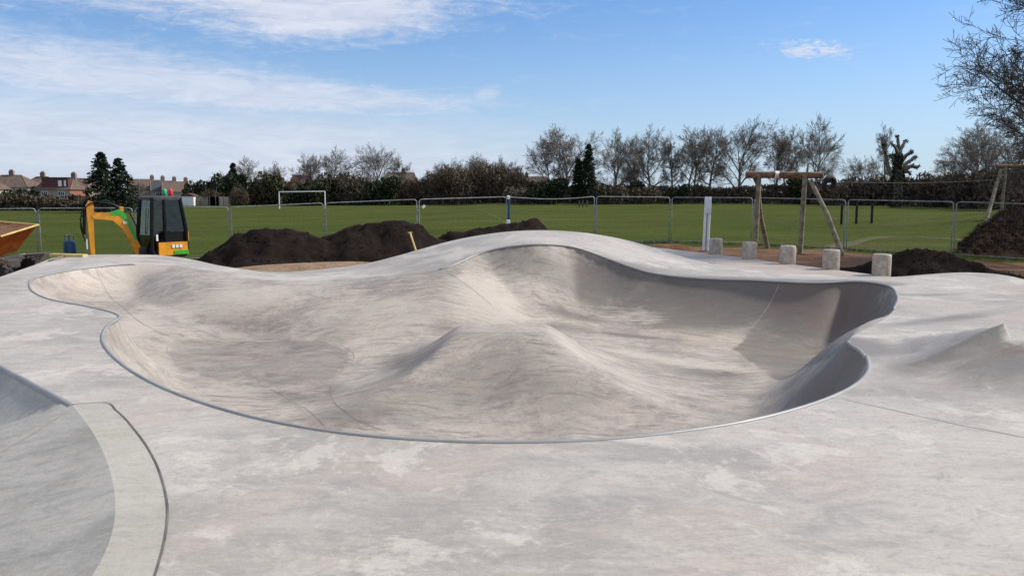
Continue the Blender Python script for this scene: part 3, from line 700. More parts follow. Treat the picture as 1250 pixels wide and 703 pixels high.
# ropeway wire + tyre seat
p0 = B+Vector((0, 0, -.22)); p1 = at(1222, 219, 52)
wire = MB().tube([p0.lerp(p1, t)-Vector((0, 0, .12*math.sin(PI*t))) for t in np.linspace(0, 1, 24)], .006, 5).build('ropeway_wire', M_dgrey)
tag(wire, 'thin steel wire strung between the two log frames', 'wire')
ty = p0.lerp(p1, .06); tyc = at(1012, 225, ty.y)
tr = empty('tyre_seat', tyc, 0, 'black tyre seat hanging from the wire just right of the log frame', 'tyre swing')
th = MB()
vs = []; n1, n2 = 24, 10
for i in range(n1):
    a = 2*PI*i/n1
    for j in range(n2): b = 2*PI*j/n2; rr = .25+.09*math.cos(b); vs.append((rr*math.cos(a), .10*math.sin(b)*1.2, rr*math.sin(a)*.98))
th.add(vs, [(i*n2+j, ((i+1) % n1)*n2+j, ((i+1) % n1)*n2+(j+1) % n2, i*n2+(j+1) % n2) for i in range(n1) for j in range(n2)])
t_ = th.build('tyre', M_rubber, tr, True, sharp=0); t_.rotation_euler = (.2, .1, .5)
MB().tube([(0, 0, .25), (-.03, 0, ty.z-tyc.z+.0)], .018, 6).build('chain', M_dgrey, tr); MB().box((-.03, 0, ty.z-tyc.z), (.22, .08, .14), bev=.02).build('trolley', M_dgrey, tr)

# black posts in the field, goal, far gym bars
for i, (px, yt, yb_, l) in enumerate([(1028,250,275,'leftmost of three black posts, behind the fence joint'),(1046,251,273,'middle one of three black posts'),(1065,250,273,'rightmost of three black posts')]):
    Y = 56; pt = at(px, yt, Y); r0 = empty('field_post', (pt.x, Y, gz(pt.x, Y)), 0, 'short black post in the grass field, '+l, 'post', 'three black posts in the grass')
    h = pt.z-gz(pt.x, Y); MB().box((0, 0, h/2-.1), (.13, .13, h+.2), bev=.02).build('shaft', M_black, r0)
    MB().lathe([(.07, 0), (.05, .04), (.0, .06)], (0, 0, h), 8).build('cap', M_black, r0)
Yg = 128; gl, gr_ = at(340.5, 234.5, Yg+2), at(396.5, 233.8, Yg-2)
G = empty('football_goal', (gl.x, gl.y, gz(gl.x, gl.y)), 0, 'white steel football goal frame without a net, out on the grass field', 'goal')
o = Vector(G.location)
MB().tube([gl-o, gr_-o], .085, 8).build('crossbar', M_white, G)
for p in (gl, gr_): MB().tube([Vector((p.x, p.y, gz(p.x, p.y)-.2))-o, p-o], .085, 8).build('upright', M_white, G)
for k, px in enumerate((707, 711.5, 716.5)):
    p = at(px, 244.5, 120); r0 = empty('exercise_post', (p.x, p.y, gz(p.x, p.y)), 0, 'slim dark post far out on the grass, %s of a close set of three' % ('leftmost', 'middle', 'rightmost')[k], 'post', 'slim dark posts far out in the field')
    h = p.z-gz(p.x, p.y); MB().tube([(0, 0, 0), (0, 0, h)], .09, 6).build('shaft', M_dgrey, r0)

# ------------------------------------------------------------------ soil heaps
def fbm(x, y, z, o=4, s=1.0):
    v = 0; a = 1
    for k in range(o): v += a*mnoise.noise(Vector((x*s, y*s, z))); s *= 2.1; a *= .5
    return v
def heap(name, crest, Y, label, mat=M_soil, group='dark soil heaps round the concrete', rough=.12, slope=.66, tilt=0, cat='soil heap', step=.075):
    cr = [at(px, py, Y+tilt*(px-crest[0][0])) for px, py in crest]; X = np.array([c.x for c in cr]); Zc = np.array([c.z for c in cr]); Yc = np.array([c.y for c in cr])
    x0, x1 = X[0]-.9, X[-1]+.9
    xs_ = np.arange(x0, x1, step); hm = Zc.max()+.9; W = hm/slope+.4
    ys_ = np.arange(-W, W, step); vs = []; nx = len(xs_)
    zi = np.interp(xs_, X, Zc); yi = np.interp(xs_, X, Yc)
    ker = np.ones(5)/5; zi = np.convolve(np.pad(zi, 2, mode='edge'), ker, 'valid')
    for yy in ys_:
        for x, zc, yc in zip(xs_, zi, yi):
            g = gz(x, yc+yy); end = min((x-x0)/.9, (x1-x)/.9, 1)
            hgt = max(zc-g, 0)*max(end, 0)**.5
            lump = fbm(x*.9, (yc+yy)*.9, 3, 3)*.28
            z = hgt-slope*max(abs(yy+lump)-.12, 0)*(1+.0*x)
            z = g+max(z, -.15)
            if z > g-.02: z += rough*fbm(x*2.2, (yc+yy)*2.2, 7, 5)*min(1, max(0, hgt)*1.5)
            vs.append((x, yc+yy, z))
    fs = [(j*nx+i, j*nx+i+1, (j+1)*nx+i+1, (j+1)*nx+i) for j in range(len(ys_)-1) for i in range(nx-1)]
    b = MB().add(vs, fs).build(name, mat, None, True, fix=False, sharp=0)
    tag(b, label, cat, group)
    if mat is M_soil:
        rr = random.Random(int(Y*10)); cl = MB(); base = [v for v in vs if v[2] > gz(v[0], v[1])-.05]
        for _ in range(520):
            v = Vector(rr.choice(base)); k = rr.uniform(.012, .042); ax = [Vector((rr.gauss(0, 1), rr.gauss(0, 1), rr.gauss(0, 1))).normalized() for _ in range(6)]
            dirs = [Vector(d) for d in ((1, 0, 0), (-1, 0, 0), (0, 1, 0), (0, -1, 0), (0, 0, 1), (0, 0, -1))]
            cl.add([v+(d+e*.35)*k*rr.uniform(.7, 1.2) for d, e in zip(dirs, ax)], [(0, 2, 4), (2, 1, 4), (1, 3, 4), (3, 0, 4), (2, 0, 5), (1, 2, 5), (3, 1, 5), (0, 3, 5)])
        c_ = cl.build('clods', mat, b); c_['kind'] = 'stuff'
    return b
heap('soil_heap', [(236,322),(262,303),(290,286),(312,281),(345,278.5),(366,282),(385,290),(405,293),(425,300)], 25.0, 'dark brown soil heap beside the digger, leftmost of the heaps')
heap('soil_heap', [(352,296),(372,293),(392,291),(415,282),(445,273.5),(475,270.5),(500,271),(513,274),(523,284),(538,294),(556,303)], 25.3, 'large dark brown soil heap with a yellow-handled shovel stuck against it')
heap('soil_heap', [(505,297),(535,289),(560,284),(600,277.5),(635,271),(652,269),(663,273),(672,285)], 27.3, 'long low dark soil heap behind the rounded concrete hump')
heap('soil_heap', [(1030,328),(1052,323),(1078,317),(1100,307.5),(1128,304),(1145,306),(1165,313),(1190,322),(1215,331)], 21.5, 'small dark soil heap behind the nearest bollard at right', tilt=-.003)
heap('soil_heap', [(760,300),(785,302),(800,298),(830,298),(845,302)], 31, 'tiny brown ridge of soil at the fence foot behind the concrete hump', mat=M_clay, rough=.05)
# shovel
sp = at(508, 307, 22.6); st = at(500.5, 284, 22.9)
sv = empty('shovel', sp, 0, 'shovel with yellow handle standing upright against the second soil heap', 'shovel')
MB().tube([(0, 0, 0), st-sp], .026, 8).build('handle', M_plank, sv, True)
MB().prism([(-.13, 0), (.13, 0), (.12, -.25), (0, -.32), (-.12, -.25)], -.012, .012).build('blade', M_steel, sv)
MB().tube([st-sp+Vector((-.06, 0, 0)), st-sp+Vector((.06, 0, 0))], .018, 6).build('grip', M_plank, sv)

# ------------------------------------------------------------------ small site items at left
pz = .0
a, b = Vector(at(63, 310.5, 20.9)), Vector(at(104, 309.5, 20.6)); c = (a+b)/2
pl = empty('timber_plank', (c.x, c.y, c.z-.04), math.atan2((b-a).y, (b-a).x), 'short yellow timber plank lying on the far left corner of the concrete', 'plank')
MB().box((0, 0, .0), ((b-a).length, .16, .085), bev=.006).build('board', M_plank, pl)
h1, h2 = hitpx(84, 312.5), hitpx(60, 319.5)
tl = MB().tube([(*h1, Hfull(*h1)+.03), (*h2, Hfull(*h2)+.03)], .018, 8).build('wooden_handle', M_wood, None, True)
tag(tl, 'thin wooden tool handle lying on the concrete just in front of the yellow plank', 'tool handle')
gb = at(85.5, 308, 25); 
gc = empty('gas_bottle', (gb.x, 25, gz(gb.x, 25)), 0, 'dark blue gas bottle with a guard collar, behind the yellow plank', 'gas bottle')
h = at(85, 293, 25).z-gz(gb.x, 25)
MB().lathe([(.13, -.05), (.17, .0), (.18, .08), (.18, h-.12), (.15, h-.03), (.06, h)], (0, 0, 0), 20).build('cylinder', M_blue, gc, True)
MB().tube([(.12*math.cos(t), .12*math.sin(t), h+.14) for t in np.linspace(0, 2*PI, 14)[:-1]], .012, 6, closed=True).build('guard_ring', M_blue, gc)
for t in (0.4, 1.97, 3.5, 5.1): MB().tube([(.12*math.cos(t), .12*math.sin(t), h-.05), (.12*math.cos(t), .12*math.sin(t), h+.14)], .012, 6).build('guard_bar', M_blue, gc)
MB().lathe([(.03, 0), (.03, .08), (.02, .1)], (0, 0, h), 10).build('valve', M_dgrey, gc)
mk = at(113.5, 288, 26); sg = empty('marker_pin', (mk.x, 26, gz(mk.x, 26)), 0, 'thin steel pin with a red cap in the grass left of the digger arm', 'marker pin')
MB().tube([(0, 0, -.1), (0, 0, mk.z-gz(mk.x, 26))], .012, 6).build('rod', M_dgrey, sg); MB().lathe([(.02, -.16), (.028, -.02), (.015, 0)], (0, 0, mk.z-gz(mk.x, 26)), 8).build('cap', M_red, sg)
# wheelbarrow
wb = at(41, 303, 25.5); wr0 = empty('wheelbarrow', (wb.x, 25.5, gz(wb.x, 25.5)), .15, 'grey metal wheelbarrow with a shallow tray beside the orange skip', 'wheelbarrow')
MB().add([(-.38,-.28,.66),(.42,-.28,.70),(.42,.28,.70),(-.38,.28,.66),(-.2,-.18,.45),(.22,-.18,.45),(.22,.18,.45),(-.2,.18,.45),(-.36,-.26,.66),(.40,-.26,.70),(.40,.26,.70),(-.36,.26,.66),(-.19,-.17,.47),(.21,-.17,.47),(.21,.17,.47),(-.19,.17,.47)],
 [(0,1,5,4),(1,2,6,5),(2,3,7,6),(3,0,4,7),(4,5,6,7),(8,12,13,9),(9,13,14,10),(10,14,15,11),(11,15,12,8),(12,15,14,13),(0,8,9,1),(1,9,10,2),(2,10,11,3),(3,11,8,0)]).build('tray', M_steel, wr0)
for s in (-1, 1):
    MB().tube([(-.6, s*.08, .2), (.2, s*.2, .43), (.95, s*.27, .62)], .018, 6).build('handle_bar', M_dgrey, wr0, True)
    MB().tube([(.25, s*.2, .43), (.32, s*.22, 0.02), (.12, s*.2, .43)], .015, 6).build('leg', M_dgrey, wr0, True)
MB().lathe([(.19, -.04), (.2, 0), (.19, .04)], (-.6, 0, .2), 20, Matrix.Rotation(PI/2, 3, 'X')).build('wheel', M_rubber, wr0, True)

# ------------------------------------------------------------------ dumper
def wheel(root, c, r, w, name='wheel', rimm=None):
    wroot = MB()
    M = Matrix.Rotation(PI/2, 3, 'X')
    wroot.lathe([(r*.5, -w/2), (r*.93, -w/2), (r, -w*.32), (r, w*.32), (r*.93, w/2), (r*.5, w/2)], c, 28, M)
    for k in range(14):
        a = 2*PI*k/14
        for s in (-1, 1):
            R3 = Matrix.Rotation(-a-(s*.1), 3, 'Y'); p = R3 @ Vector((r*1.0, s*w*.24, 0)); wroot.box(Vector(c)+p, (.06, w*.42, .055), R3)
    t = wroot.build(name, M_rubber, root, True)
    MB().lathe([(r*.5, -w*.36), (r*.42, -w*.40), (.08, -w*.3), (.08, w*.3), (r*.42, w*.40), (r*.5, w*.36)], c, 20, M).build('rim', rimm or M_yellow, t, True)
    return t
dp = at(9, 330, 23.8); D = empty('site_dumper', (dp.x-.15, 23.8, gz(dp.x, 23.8)), math.radians(-14), 'muddy orange site dumper with its skip jutting in at the left edge', 'dumper')
# local: +x forward (right in picture)
zt = at(20, 277, 23.3).z-gz(dp.x, 23.8)
sk = MB(); t1 = zt
pin = [(-.95, t1), (1.0, t1-.12), (.28, t1-.86), (-.55, t1-.86)]
def skip(inset, wid, top):
    return [(x*(1-inset*.05), z+inset*.03) for x, z in pin]
yo, yi_ = .66, .62
vs = []
for (x, z), w_ in zip(pin, (yo, yo, yo*.62, yo*.62)): vs += [(x, -w_, z), (x, w_, z)]
for (x, z), w_ in zip([(-.9, t1-.005), (.94, t1-.13), (.25, t1-.82), (-.52, t1-.82)], (yi_, yi_, yi_*.6, yi_*.6)): vs += [(x, -w_, z), (x, w_, z)]
fs = [(0,2,4,6),(1,7,5,3),(0,6,7,1),(6,4,5,7),(4,2,3,5),(8,14,12,10),(9,11,13,15),(8,9,15,14),(14,15,13,12),(12,13,11,10),(0,1,9,8),(2,10,11,3),(0,8,10,2),(1,3,11,9)]
sko = MB().add(vs, fs).build('skip', M_orange, D)
MB().tube([(-.95, -yo, t1), (1.02, -yo, t1-.12), (1.02, yo, t1-.12), (-.95, yo, t1)], .028, 8, closed=True).build('skip_lip', M_plank, sko)
for x in (-.3, .1): MB().box((x, -yo*.86, t1-.42), (.05, .05, .6), Matrix.Rotation(.25, 3, 'X')).build('stiffener', M_orange, sko)
vs = []; 
for i, x in enumerate(np.linspace(-.88, .92, 14)):
    for j, y in enumerate(np.linspace(-.6, .6, 10)): vs.append((x, y, t1-.05-.06*(x+.9)+.05*fbm(x*3, y*3, 1, 3)+.03*math.cos(y*2)))
MB().add(vs, [(i*10+j, (i+1)*10+j, (i+1)*10+j+1, i*10+j+1) for i in range(13) for j in range(9)]).build('soil_load', M_clay, sko, True, fix=False, sharp=0)
MB().box((-.55, 0, .52), (1.9, .55, .26), bev=.03).build('chassis', M_dgrey, D)
MB().box((-1.35, 0, .88), (.75, .62, .5), bev=.06).build('engine_cover', M_orange, D, True)
MB().box((-.85, 0, 1.0), (.36, .42, .12), bev=.04).build('seat', M_seat, D, True)
MB().tube([(-.35, 0, .65), (-.48, 0, 1.08)], .025, 8).build('steering_column', M_dgrey, D)
MB().tube([(-.48+.03*math.sin(t), .19*math.cos(t), 1.1+.17*math.sin(t)) for t in np.linspace(0, 2*PI, 16)[:-1]], .015, 6, closed=True).build('steering_wheel', M_black, D)
MB().tube([(-1.05, -.33, .7), (-1.05, -.33, 2.1), (-1.05, .33, 2.1), (-1.05, .33, .7)], .03, 8).build('roll_bar', M_orange, D)
MB().box((.30, -.3, .62), (.16, .06, .13), bev=.01).build('warning_plate', M_yellow, D)
MB().box((.18, 0, .66), (.28, .95, .12), bev=.02).build('front_beam', M_dgrey, D)
sko.rotation_euler = (.20, 0, 0); sko.location = (0, 0, .05)
for x in (.48, -1.35):
    for s in (-1, 1): wheel(D, (x, s*.56, .33), .33, .26)

# ------------------------------------------------------------------ mini digger
ep = at(196, 320, 26); E = empty('mini_digger', (ep.x, 26, gz(ep.x, 26)), math.atan2(-.75, -.66), 'yellow and black mini digger with glazed cab and folded green and yellow arm', 'digger')
# local: +x forward, +y left, z up ; visible side is +y
for s in (-1, 1):
    tk = MB(); prof = []
    L_, R_ = .62, .2
    for t in np.linspace(PI/2, 3*PI/2, 9): prof.append((-L_+R_*math.cos(t), R_+R_*math.sin(t)+.01))
    for t in np.linspace(-PI/2, PI/2, 9): prof.append((L_+R_*math.cos(t), R_+R_*math.sin(t)+.01))
    tk.prism(prof, s*.49-.115, s*.49+.115)
    for k in range(18):
        x = -.62+k*1.24/17
        for z in (.005, .415): tk.box((x, s*.49, z), (.035, .23, .025))
    t_ = tk.build('track', M_rubber, E)
    for x in (-.6, -.3, 0, .3, .6): MB().lathe([(.1, -.13), (.1, .13)], (x, s*.49, .2), 14, Matrix.Rotation(PI/2, 3, 'X')).build('roller', M_dgrey, t_)
MB().box((0, 0, .3), (1.0, .76, .2), bev=.02).build('undercarriage', M_dgrey, E)
MB().box((.98, 0, .2), (.05, 1.2, .32), bev=.01).build('dozer_blade', M_yellow, E)
MB().lathe([(.3, .4), (.3, .5)], (0, 0, 0), 20).build('slew_ring', M_dgrey, E)
bd = [(-.62,-.48),(-.74,-.3),(-.78,0),(-.74,.3),(-.62,.48),(.42,.48),(.5,.3),(.5,-.3),(.42,-.48)]
def hprism(poly, z0, z1): n = len(poly); return MB().add([(x, y, z0) for x, y in poly]+[(x, y, z1) for x, y in poly], [tuple(range(n)), tuple(range(n, 2*n))]+[(i, (i+1) % n, (i+1) % n+n, i+n) for i in range(n)])
hprism(bd, .5, .66).build('platform_body', M_dgrey, E)
cw = hprism([(-.80,-.3),(-.80,.3),(-.66,.52),(.28,.535),(.28,.47),(-.5,.47),(-.5,-.4),(-.05,-.42),(-.05,-.535),(-.66,-.52)], .60, 1.0).build('rear_bodywork', M_yellow, E)
hprism([(-.813,-.28),(-.813,.28),(-.668,.535),(-.2,.547),(-.2,.40),(-.5,.38),(-.5,-.38),(-.6,-.5)], .62, .74).build('green_stripe', M_green, cw)
for x in (-.42, -.30, -.18): MB().box((x, .543, .87), (.085, .014, .10)).build('white_lettering', M_white, cw)
hprism([(-.80,-.25),(-.80,.25),(-.70,.46),(-.55,.46),(-.55,-.46),(-.70,-.46)], 1.0, 1.32).build('engine_hood', M_black, E)
MB().box((-.715, .38, 1.16), (.05, .16, .3)).build('yellow_panel', M_yellow, E)
# cab frame
z0, z1 = .66, 2.42
cabp = {'fl': (.46, .46), 'fr': (.46, -.46), 'rl': (-.66, .46), 'rr': (-.66, -.46), 'ml': (.02, .46), 'mr': (.02, -.46)}
tops = {'fl': (.36, .40), 'fr': (.36, -.40), 'rl': (-.52, .40), 'rr': (-.52, -.40), 'ml': (-.0, .40), 'mr': (-.0, -.40)}
cab = MB().box((-.09, 0, .70), (1.12, .93, .09), bev=.02).build('cab_base', M_black, E)
for k in cabp:
    p, q = cabp[k], tops[k]; r = .062 if k[0] != 'm' else .055
    MB().tube([(p[0], p[1], z0), (p[0]*.98, p[1], 1.4), (q[0], q[1], z1-.06)], r, 8).build('pillar', M_black, cab, True)
rf = MB(); rp = [(.42,-.36),(.42,.36),(.34,.45),(-.48,.45),(-.58,.36),(-.58,-.36),(-.48,-.45),(.34,-.45)]
n = len(rp); ring2 = [(x*.86, y*.86) for x, y in rp]
rf.add([(x, y, z1-.11) for x, y in rp]+[(x, y, z1-.03) for x, y in rp]+[(x, y, z1+.01) for x, y in ring2], [tuple(range(n)), tuple(range(2*n, 3*n))]+[(i, (i+1) % n, (i+1) % n+n, i+n) for i in range(n)]+[(i+n, (i+1) % n+n, (i+1) % n+2*n, i+2*n) for i in range(n)])
rf.build('roof', M_dgrey, cab, True, sharp=30)
for y in (-1, 1):   # belt panels on the sides
    MB().add([(.44, y*.455, .74), (.02, y*.455, .74), (.02, y*.455, 1.02), (.44, y*.455, 1.02)], [(0, 1, 2, 3)]).build('lower_glass', M_glass, cab, fix=False)
    MB().add([(.0, y*.455, .74), (-.66, y*.455, .74), (-.64, y*.455, 1.3), (.0, y*.455, 1.3)], [(0, 1, 2, 3)]).build('lower_panel', M_black, cab, fix=False)
    MB().add([(.44, y*.452, 1.02), (.02, y*.452, 1.02), (.0, y*.405, z1-.12), (.36, y*.405, z1-.12)], [(0, 1, 2, 3)]).build('door_glass', M_glassl, cab, fix=False)
    MB().add([(-.04, y*.452, 1.3), (-.64, y*.452, 1.3), (-.52, y*.405, z1-.12), (-.04, y*.405, z1-.12)], [(0, 1, 2, 3)]).build('side_glass', M_glass, cab, fix=False)
MB().add([(.462, -.44, 1.22), (.462, .44, 1.22), (.37, .38, z1-.12), (.37, -.38, z1-.12)], [(0, 1, 2, 3)]).build('windscreen', M_glassl, cab, fix=False)
MB().add([(.47, -.44, .75), (.47, .44, .75), (.462, .44, 1.18), (.462, -.44, 1.18)], [(0, 1, 2, 3)]).build('lower_windscreen', M_glass, cab, fix=False)
MB().box((.465, 0, 1.2), (.04, .9, .05)).build('windscreen_bar', M_black, cab)
MB().tube([(.48, .1, 1.25), (.43, .12, 2.05)], .012, 5).build('wiper', M_black, cab)
MB().add([(-.66, -.42, 1.33), (-.66, .42, 1.33), (-.54, .38, z1-.12), (-.54, -.38, z1-.12)], [(0, 1, 2, 3)]).build('rear_glass', M_glass, cab, fix=False)
se = MB().box((-.28, 0, 1.02), (.46, .46, .14), bev=.05).build('seat', M_seat, cab, True)
MB().box((-.48, 0, 1.38), (.14, .44, .62), Matrix.Rotation(-.12, 3, 'Y'), bev=.06).build('backrest', M_seat, se, True)
MB().box((-.53, 0, 1.76), (.1, .26, .16), bev=.04).build('headrest', M_seat, se, True)
for y in (-.32, .32): MB().tube([(-.02, y, .95), (.02, y, 1.25)], [.03, .02], 8).build('control_lever', M_black, cab)
MB().box((-.1, .34, .95), (.5, .12, .3), bev=.03).build('console', M_dgrey, cab)
MB().box((.32, -.1, .95), (.1, .3, .3), bev=.02).build('pedals', M_dgrey, cab)
MB().box((.3, .478, 1.15), (.06, .02, .2)).build('door_handle', M_white, cab)
for (y, mt, l) in ((-.26, M_greenlens, 'green beacon'), (.14, M_red, 'red and orange beacon')):
    by = MB().lathe([(.055, 0), (.06, .05), (.075, .06), (.07, .17), (.045, .22), (.015, .235)], (-.36, y, z1+.005), 14).build('beacon', mt, cab, True); by['label'] = l
# boom group: pivot at front of body
bm0 = Vector((.62, .0, .72))
Rb = Matrix.Rotation(math.radians(-20), 4, 'Z')
piv = bpy.data.objects.new('arm_root', None)
king = MB().box((.56, 0, .68), (.26, .22, .34), bev=.03).build('king_post', M_dgrey, E)
def bxz(p): return Vector((p[0], 0, p[1]))
boomprof = [(.62,.60),(.76,.56),(.98,.98),(1.18,1.42),(1.45,1.72),(1.86,1.86),(1.90,1.76),(1.92,1.90),(1.86,1.99),(1.40,1.95),(1.10,1.84),(.92,1.58),(.78,1.16),(.64,.80)]
boomprof = [(.60,.62),(.74,.58),(.90,1.02),(1.10,1.44),(1.36,1.70),(1.88,1.76),(1.93,1.84),(1.86,1.93),(1.38,1.94),(1.16,2.02),(1.02,1.90),(.86,1.56),(.72,1.16),(.60,.84)]
M3 = Matrix.Rotation(math.radians(-8), 3, 'Z')
bmo = MB().prism(boomprof, -.07, .07).build('boom', M_yellow, E); 
MB().prism([(1.00,1.66),(1.16,1.84),(1.42,1.86),(1.42,1.945),(1.38,1.95),(1.16,2.03),(1.01,1.905),(.85,1.565),(.71,1.16),(.70,1.05),(.78,1.12)], -.076, .076).build('green_decal', M_green, bmo)
MB().box((1.02, .08, 1.62), (.12, .012, .09)).build('white_lettering', M_white, bmo)
MB().tube([(.62, 0, .66), (.98, 0, 1.28)], [.05, .05], 10).build('ram_barrel', M_dgrey, bmo); MB().tube([(.95, 0, 1.22), (1.12, 0, 1.50)], .028, 8).build('ram_rod', M_steel, bmo)
MB().box((1.10, 0, 2.03), (.12, .14, .16), bev=.02).build('ram_bracket', M_yellow, bmo)
dip = MB().prism([(1.87,2.26),(1.98,2.30),(2.06,2.14),(2.05,1.86),(2.00,.60),(1.89,.58),(1.88,1.72),(1.85,2.10)], -.06, .06).build('dipper_arm', M_yellow, E)
MB().tube([(1.12, 0, 2.10), (1.5, 0, 2.20), (1.86, 0, 2.26)], [.05, .05, .03], 8).build('dipper_ram', M_black, dip)
MB().tube([(2.10, 0, 2.08), (2.14, 0, 1.4), (2.12, 0, 1.3)], .045, 8).build('bucket_ram', M_black, dip); MB().tube([(2.12, 0, 1.3), (2.12, 0, .78)], .024, 8).build('ram_rod', M_steel, dip)
MB().tube([(1.12, .05, 2.05), (1.5, .09, 2.30), (1.95, .08, 2.22), (2.20, .07, 1.95), (2.24, .06, 1.5), (2.14, .06, 1.1)], .018, 6).build('hose', M_black, dip, True)
MB().tube([(1.0, -.05, 1.95), (1.5, -.09, 2.24), (2.0, -.08, 2.1), (2.22, -.07, 1.75), (2.16, -.06, 1.2)], .018, 6).build('hose', M_black, dip, True)
MB().tube([(1.12, .02, 2.06), (.9, .04, 1.98), (.70, .03, 1.5), (.60, .03, .95)], .018, 6).build('hose', M_black, bmo, True)
MB().box((2.09, .0, 1.0), (.035, .10, .3)).build('white_lettering', M_white, dip)
bk = MB().prism([(1.86,.66),(2.12,.72),(2.18,.56),(1.96,.30),(1.70,.12),(1.56,.22),(1.60,.50)], -.2, .2).build('bucket', M_dgrey, E)
MB().lathe([(.06, -.16), (.06, .16)], (1.96, 0, .64), 12, Matrix.Rotation(PI/2, 3, 'X')).build('bucket_pin', M_dgrey, bk)
# swing the arm a little outwards
for ob in (bmo, dip, bk):
    ob.matrix_local = Matrix.Translation((.56, 0, 0)) @ Matrix.Rotation(math.radians(-14), 4, 'Z') @ Matrix.Translation((-.56, 0, 0))
bpy.data.objects.remove(piv)

# ------------------------------------------------------------------ trees
def perp(d, rnd):
    v = Vector((rnd.gauss(0, 1), rnd.gauss(0, 1), rnd.gauss(0, 1))); v -= d*v.dot(d)
    return v.normalized() if v.length > 1e-4 else Vector((1, 0, 0))
def grow(mb, p, d, L, r, lev, maxlev, rnd, P, kids):
    nseg = 4 if lev <= 1 else (3 if lev < maxlev else 2)
    pts = [p.copy()]; rs = [r]; dd = d.copy()
    for i in range(nseg):
        dd = (dd+perp(dd, rnd)*P['wob']+Vector((0, 0, P['up']))).normalized()
        p = p+dd*L/nseg; pts.append(p.copy()); rs.append(max(r*(1-(i+1)/nseg*.55), P['rmin']))
    mb.tube(pts, rs, 7 if lev <= 1 else (4 if lev == 2 else 3), caps=False)
    if lev >= maxlev: return
    nk = kids[lev]
    for k in range(nk):
        t = .22+.78*(k+.7*rnd.random())/nk; t = min(t, .99)
        i = min(int(t*nseg), nseg-1); q = pts[i].lerp(pts[i+1], t*nseg-i); dr = (pts[i+1]-pts[i]).normalized()
        ang = math.radians(rnd.uniform(*P['ang'])); nd = (dr*math.cos(ang)+perp(dr, rnd)*math.sin(ang)).normalized()
        grow(mb, q, nd, L*rnd.uniform(.5, .78)*(1.05-.4*t), max(rs[i]*rnd.uniform(.4, .6), P['rmin']), lev+1, maxlev, rnd, P, kids)
    grow(mb, pts[-1], dd, L*.5, rs[-1], lev+1, maxlev, rnd, P, kids)
TREECACHE = {}
def bare_tree_mesh(seed, H, spread=.45, maxlev=5, kids=(0, 5, 5, 4, 4), mat=M_bark, limbs=8, rmin=.012, up=.10, tfrac=.30, lean=0, twin=False, trunk_r=None, ang=(28, 62), wob=.16, top=.5, els=(22, 48)):
    rnd = random.Random(seed); tm = MB(); cm = MB()
    R = trunk_r or H*.020; starts = [Vector((0, 0, 0))]
    if twin: starts = [Vector((-.05*H, 0, 0)), Vector((.06*H, .02*H, 0))]
    for si, s0 in enumerate(starts):
        p = s0.copy(); d = Vector((lean+rnd.uniform(-.1, .1)+(si*2-1)*.14*twin, rnd.uniform(-.1, .1), 1)).normalized(); pts = [p-Vector((0, 0, .4))]; rs = [R*1.35]; n = 8
        for i in range(n):
            d = (d+perp(d, rnd)*.09+Vector((0, 0, .05))).normalized(); p = p+d*H*top/n; pts.append(p.copy()); rs.append(R*(1-.60*(i+1)/n)+.01)
        tm.tube(pts, rs, 8, caps=False)
        P = dict(wob=wob, up=up, rmin=rmin, ang=ang)
        for k in range(limbs):
            t = tfrac+(1-tfrac)*(k+rnd.random()*.5)/limbs; i = min(int(t*n), n-1); q = pts[i].lerp(pts[i+1], t*n-i)
            az = k*2.4+rnd.uniform(-.5, .5); el = math.radians(rnd.uniform(*els)+22*t)
            dd = Vector((math.cos(az)*math.cos(el), math.sin(az)*math.cos(el), math.sin(el)))
            grow(cm, q, dd, H*spread*(.9+.2*t)*rnd.uniform(.8, 1.15), rs[i]*rnd.uniform(.45, .62), 1, maxlev, rnd, P, kids)
        for k in range(2):
            dd = (d+perp(d, rnd)*.35).normalized(); grow(cm, pts[-1], dd, H*spread, rs[-1]*.8, 1, maxlev, rnd, P, kids)
    zs = sorted(v[2] for v in cm.v); zmax = zs[int(len(zs)*.993)]
    return tm, cm, zmax
def make_tree(name, seed, H, label, cat, group, loc, rz=0, mat=M_bark, **kw):
    key = (seed, H, mat.name)
    if key not in TREECACHE:
        tm, cm, zmax = bare_tree_mesh(seed, H, mat=mat, **kw)
        root = empty(name); a = tm.build('trunk', mat, root, True, fix=False, sharp=0); b = cm.build('crown', mat, root, True, fix=False, sharp=0)
        TREECACHE[key] = (root, zmax, [False])
    root, zmax, used = TREECACHE[key]
    if used[0]: root = copy_tree(root)
    used[0] = True
    root.location = loc; root.rotation_euler = (0, 0, rz); tag(root, label, cat, group); return root, zmax
def place_tree(px, ytop, Y, seed, H0, label, group='bare trees along the far side of the field', rz=0, sx=1.0, name='bare_tree', cat='tree', **kw):
    pt = at(px, ytop, Y); g = gz(pt.x, Y)
    root, zmax = make_tree(name, seed, H0, label, cat, group, (pt.x, Y, g), rz, **kw)
    s = (pt.z-g)/zmax; root.scale = (s*sx, s*sx, s); return root
TW = dict(limbs=8, kids=(0, 5, 5, 4, 3), rmin=.018, up=.015, wob=.12, ang=(25, 55), els=(15, 55), trunk_r=.36)
v = [dict(seed=11, H0=16, spread=.34, **TW), dict(seed=23, H0=16, spread=.31, tfrac=.25, **TW), dict(seed=35, H0=16, spread=.27, twin=True, tfrac=.4, limbs=5, kids=(0,4,5,4,3), rmin=.022, up=.015, wob=.12, ang=(25, 55), trunk_r=.3),
     dict(seed=47, H0=16, spread=.31, tfrac=.2, lean=.10, **TW), dict(seed=59, H0=16, spread=.22, tfrac=.35, top=.62, mat=M_bark2, **TW)]
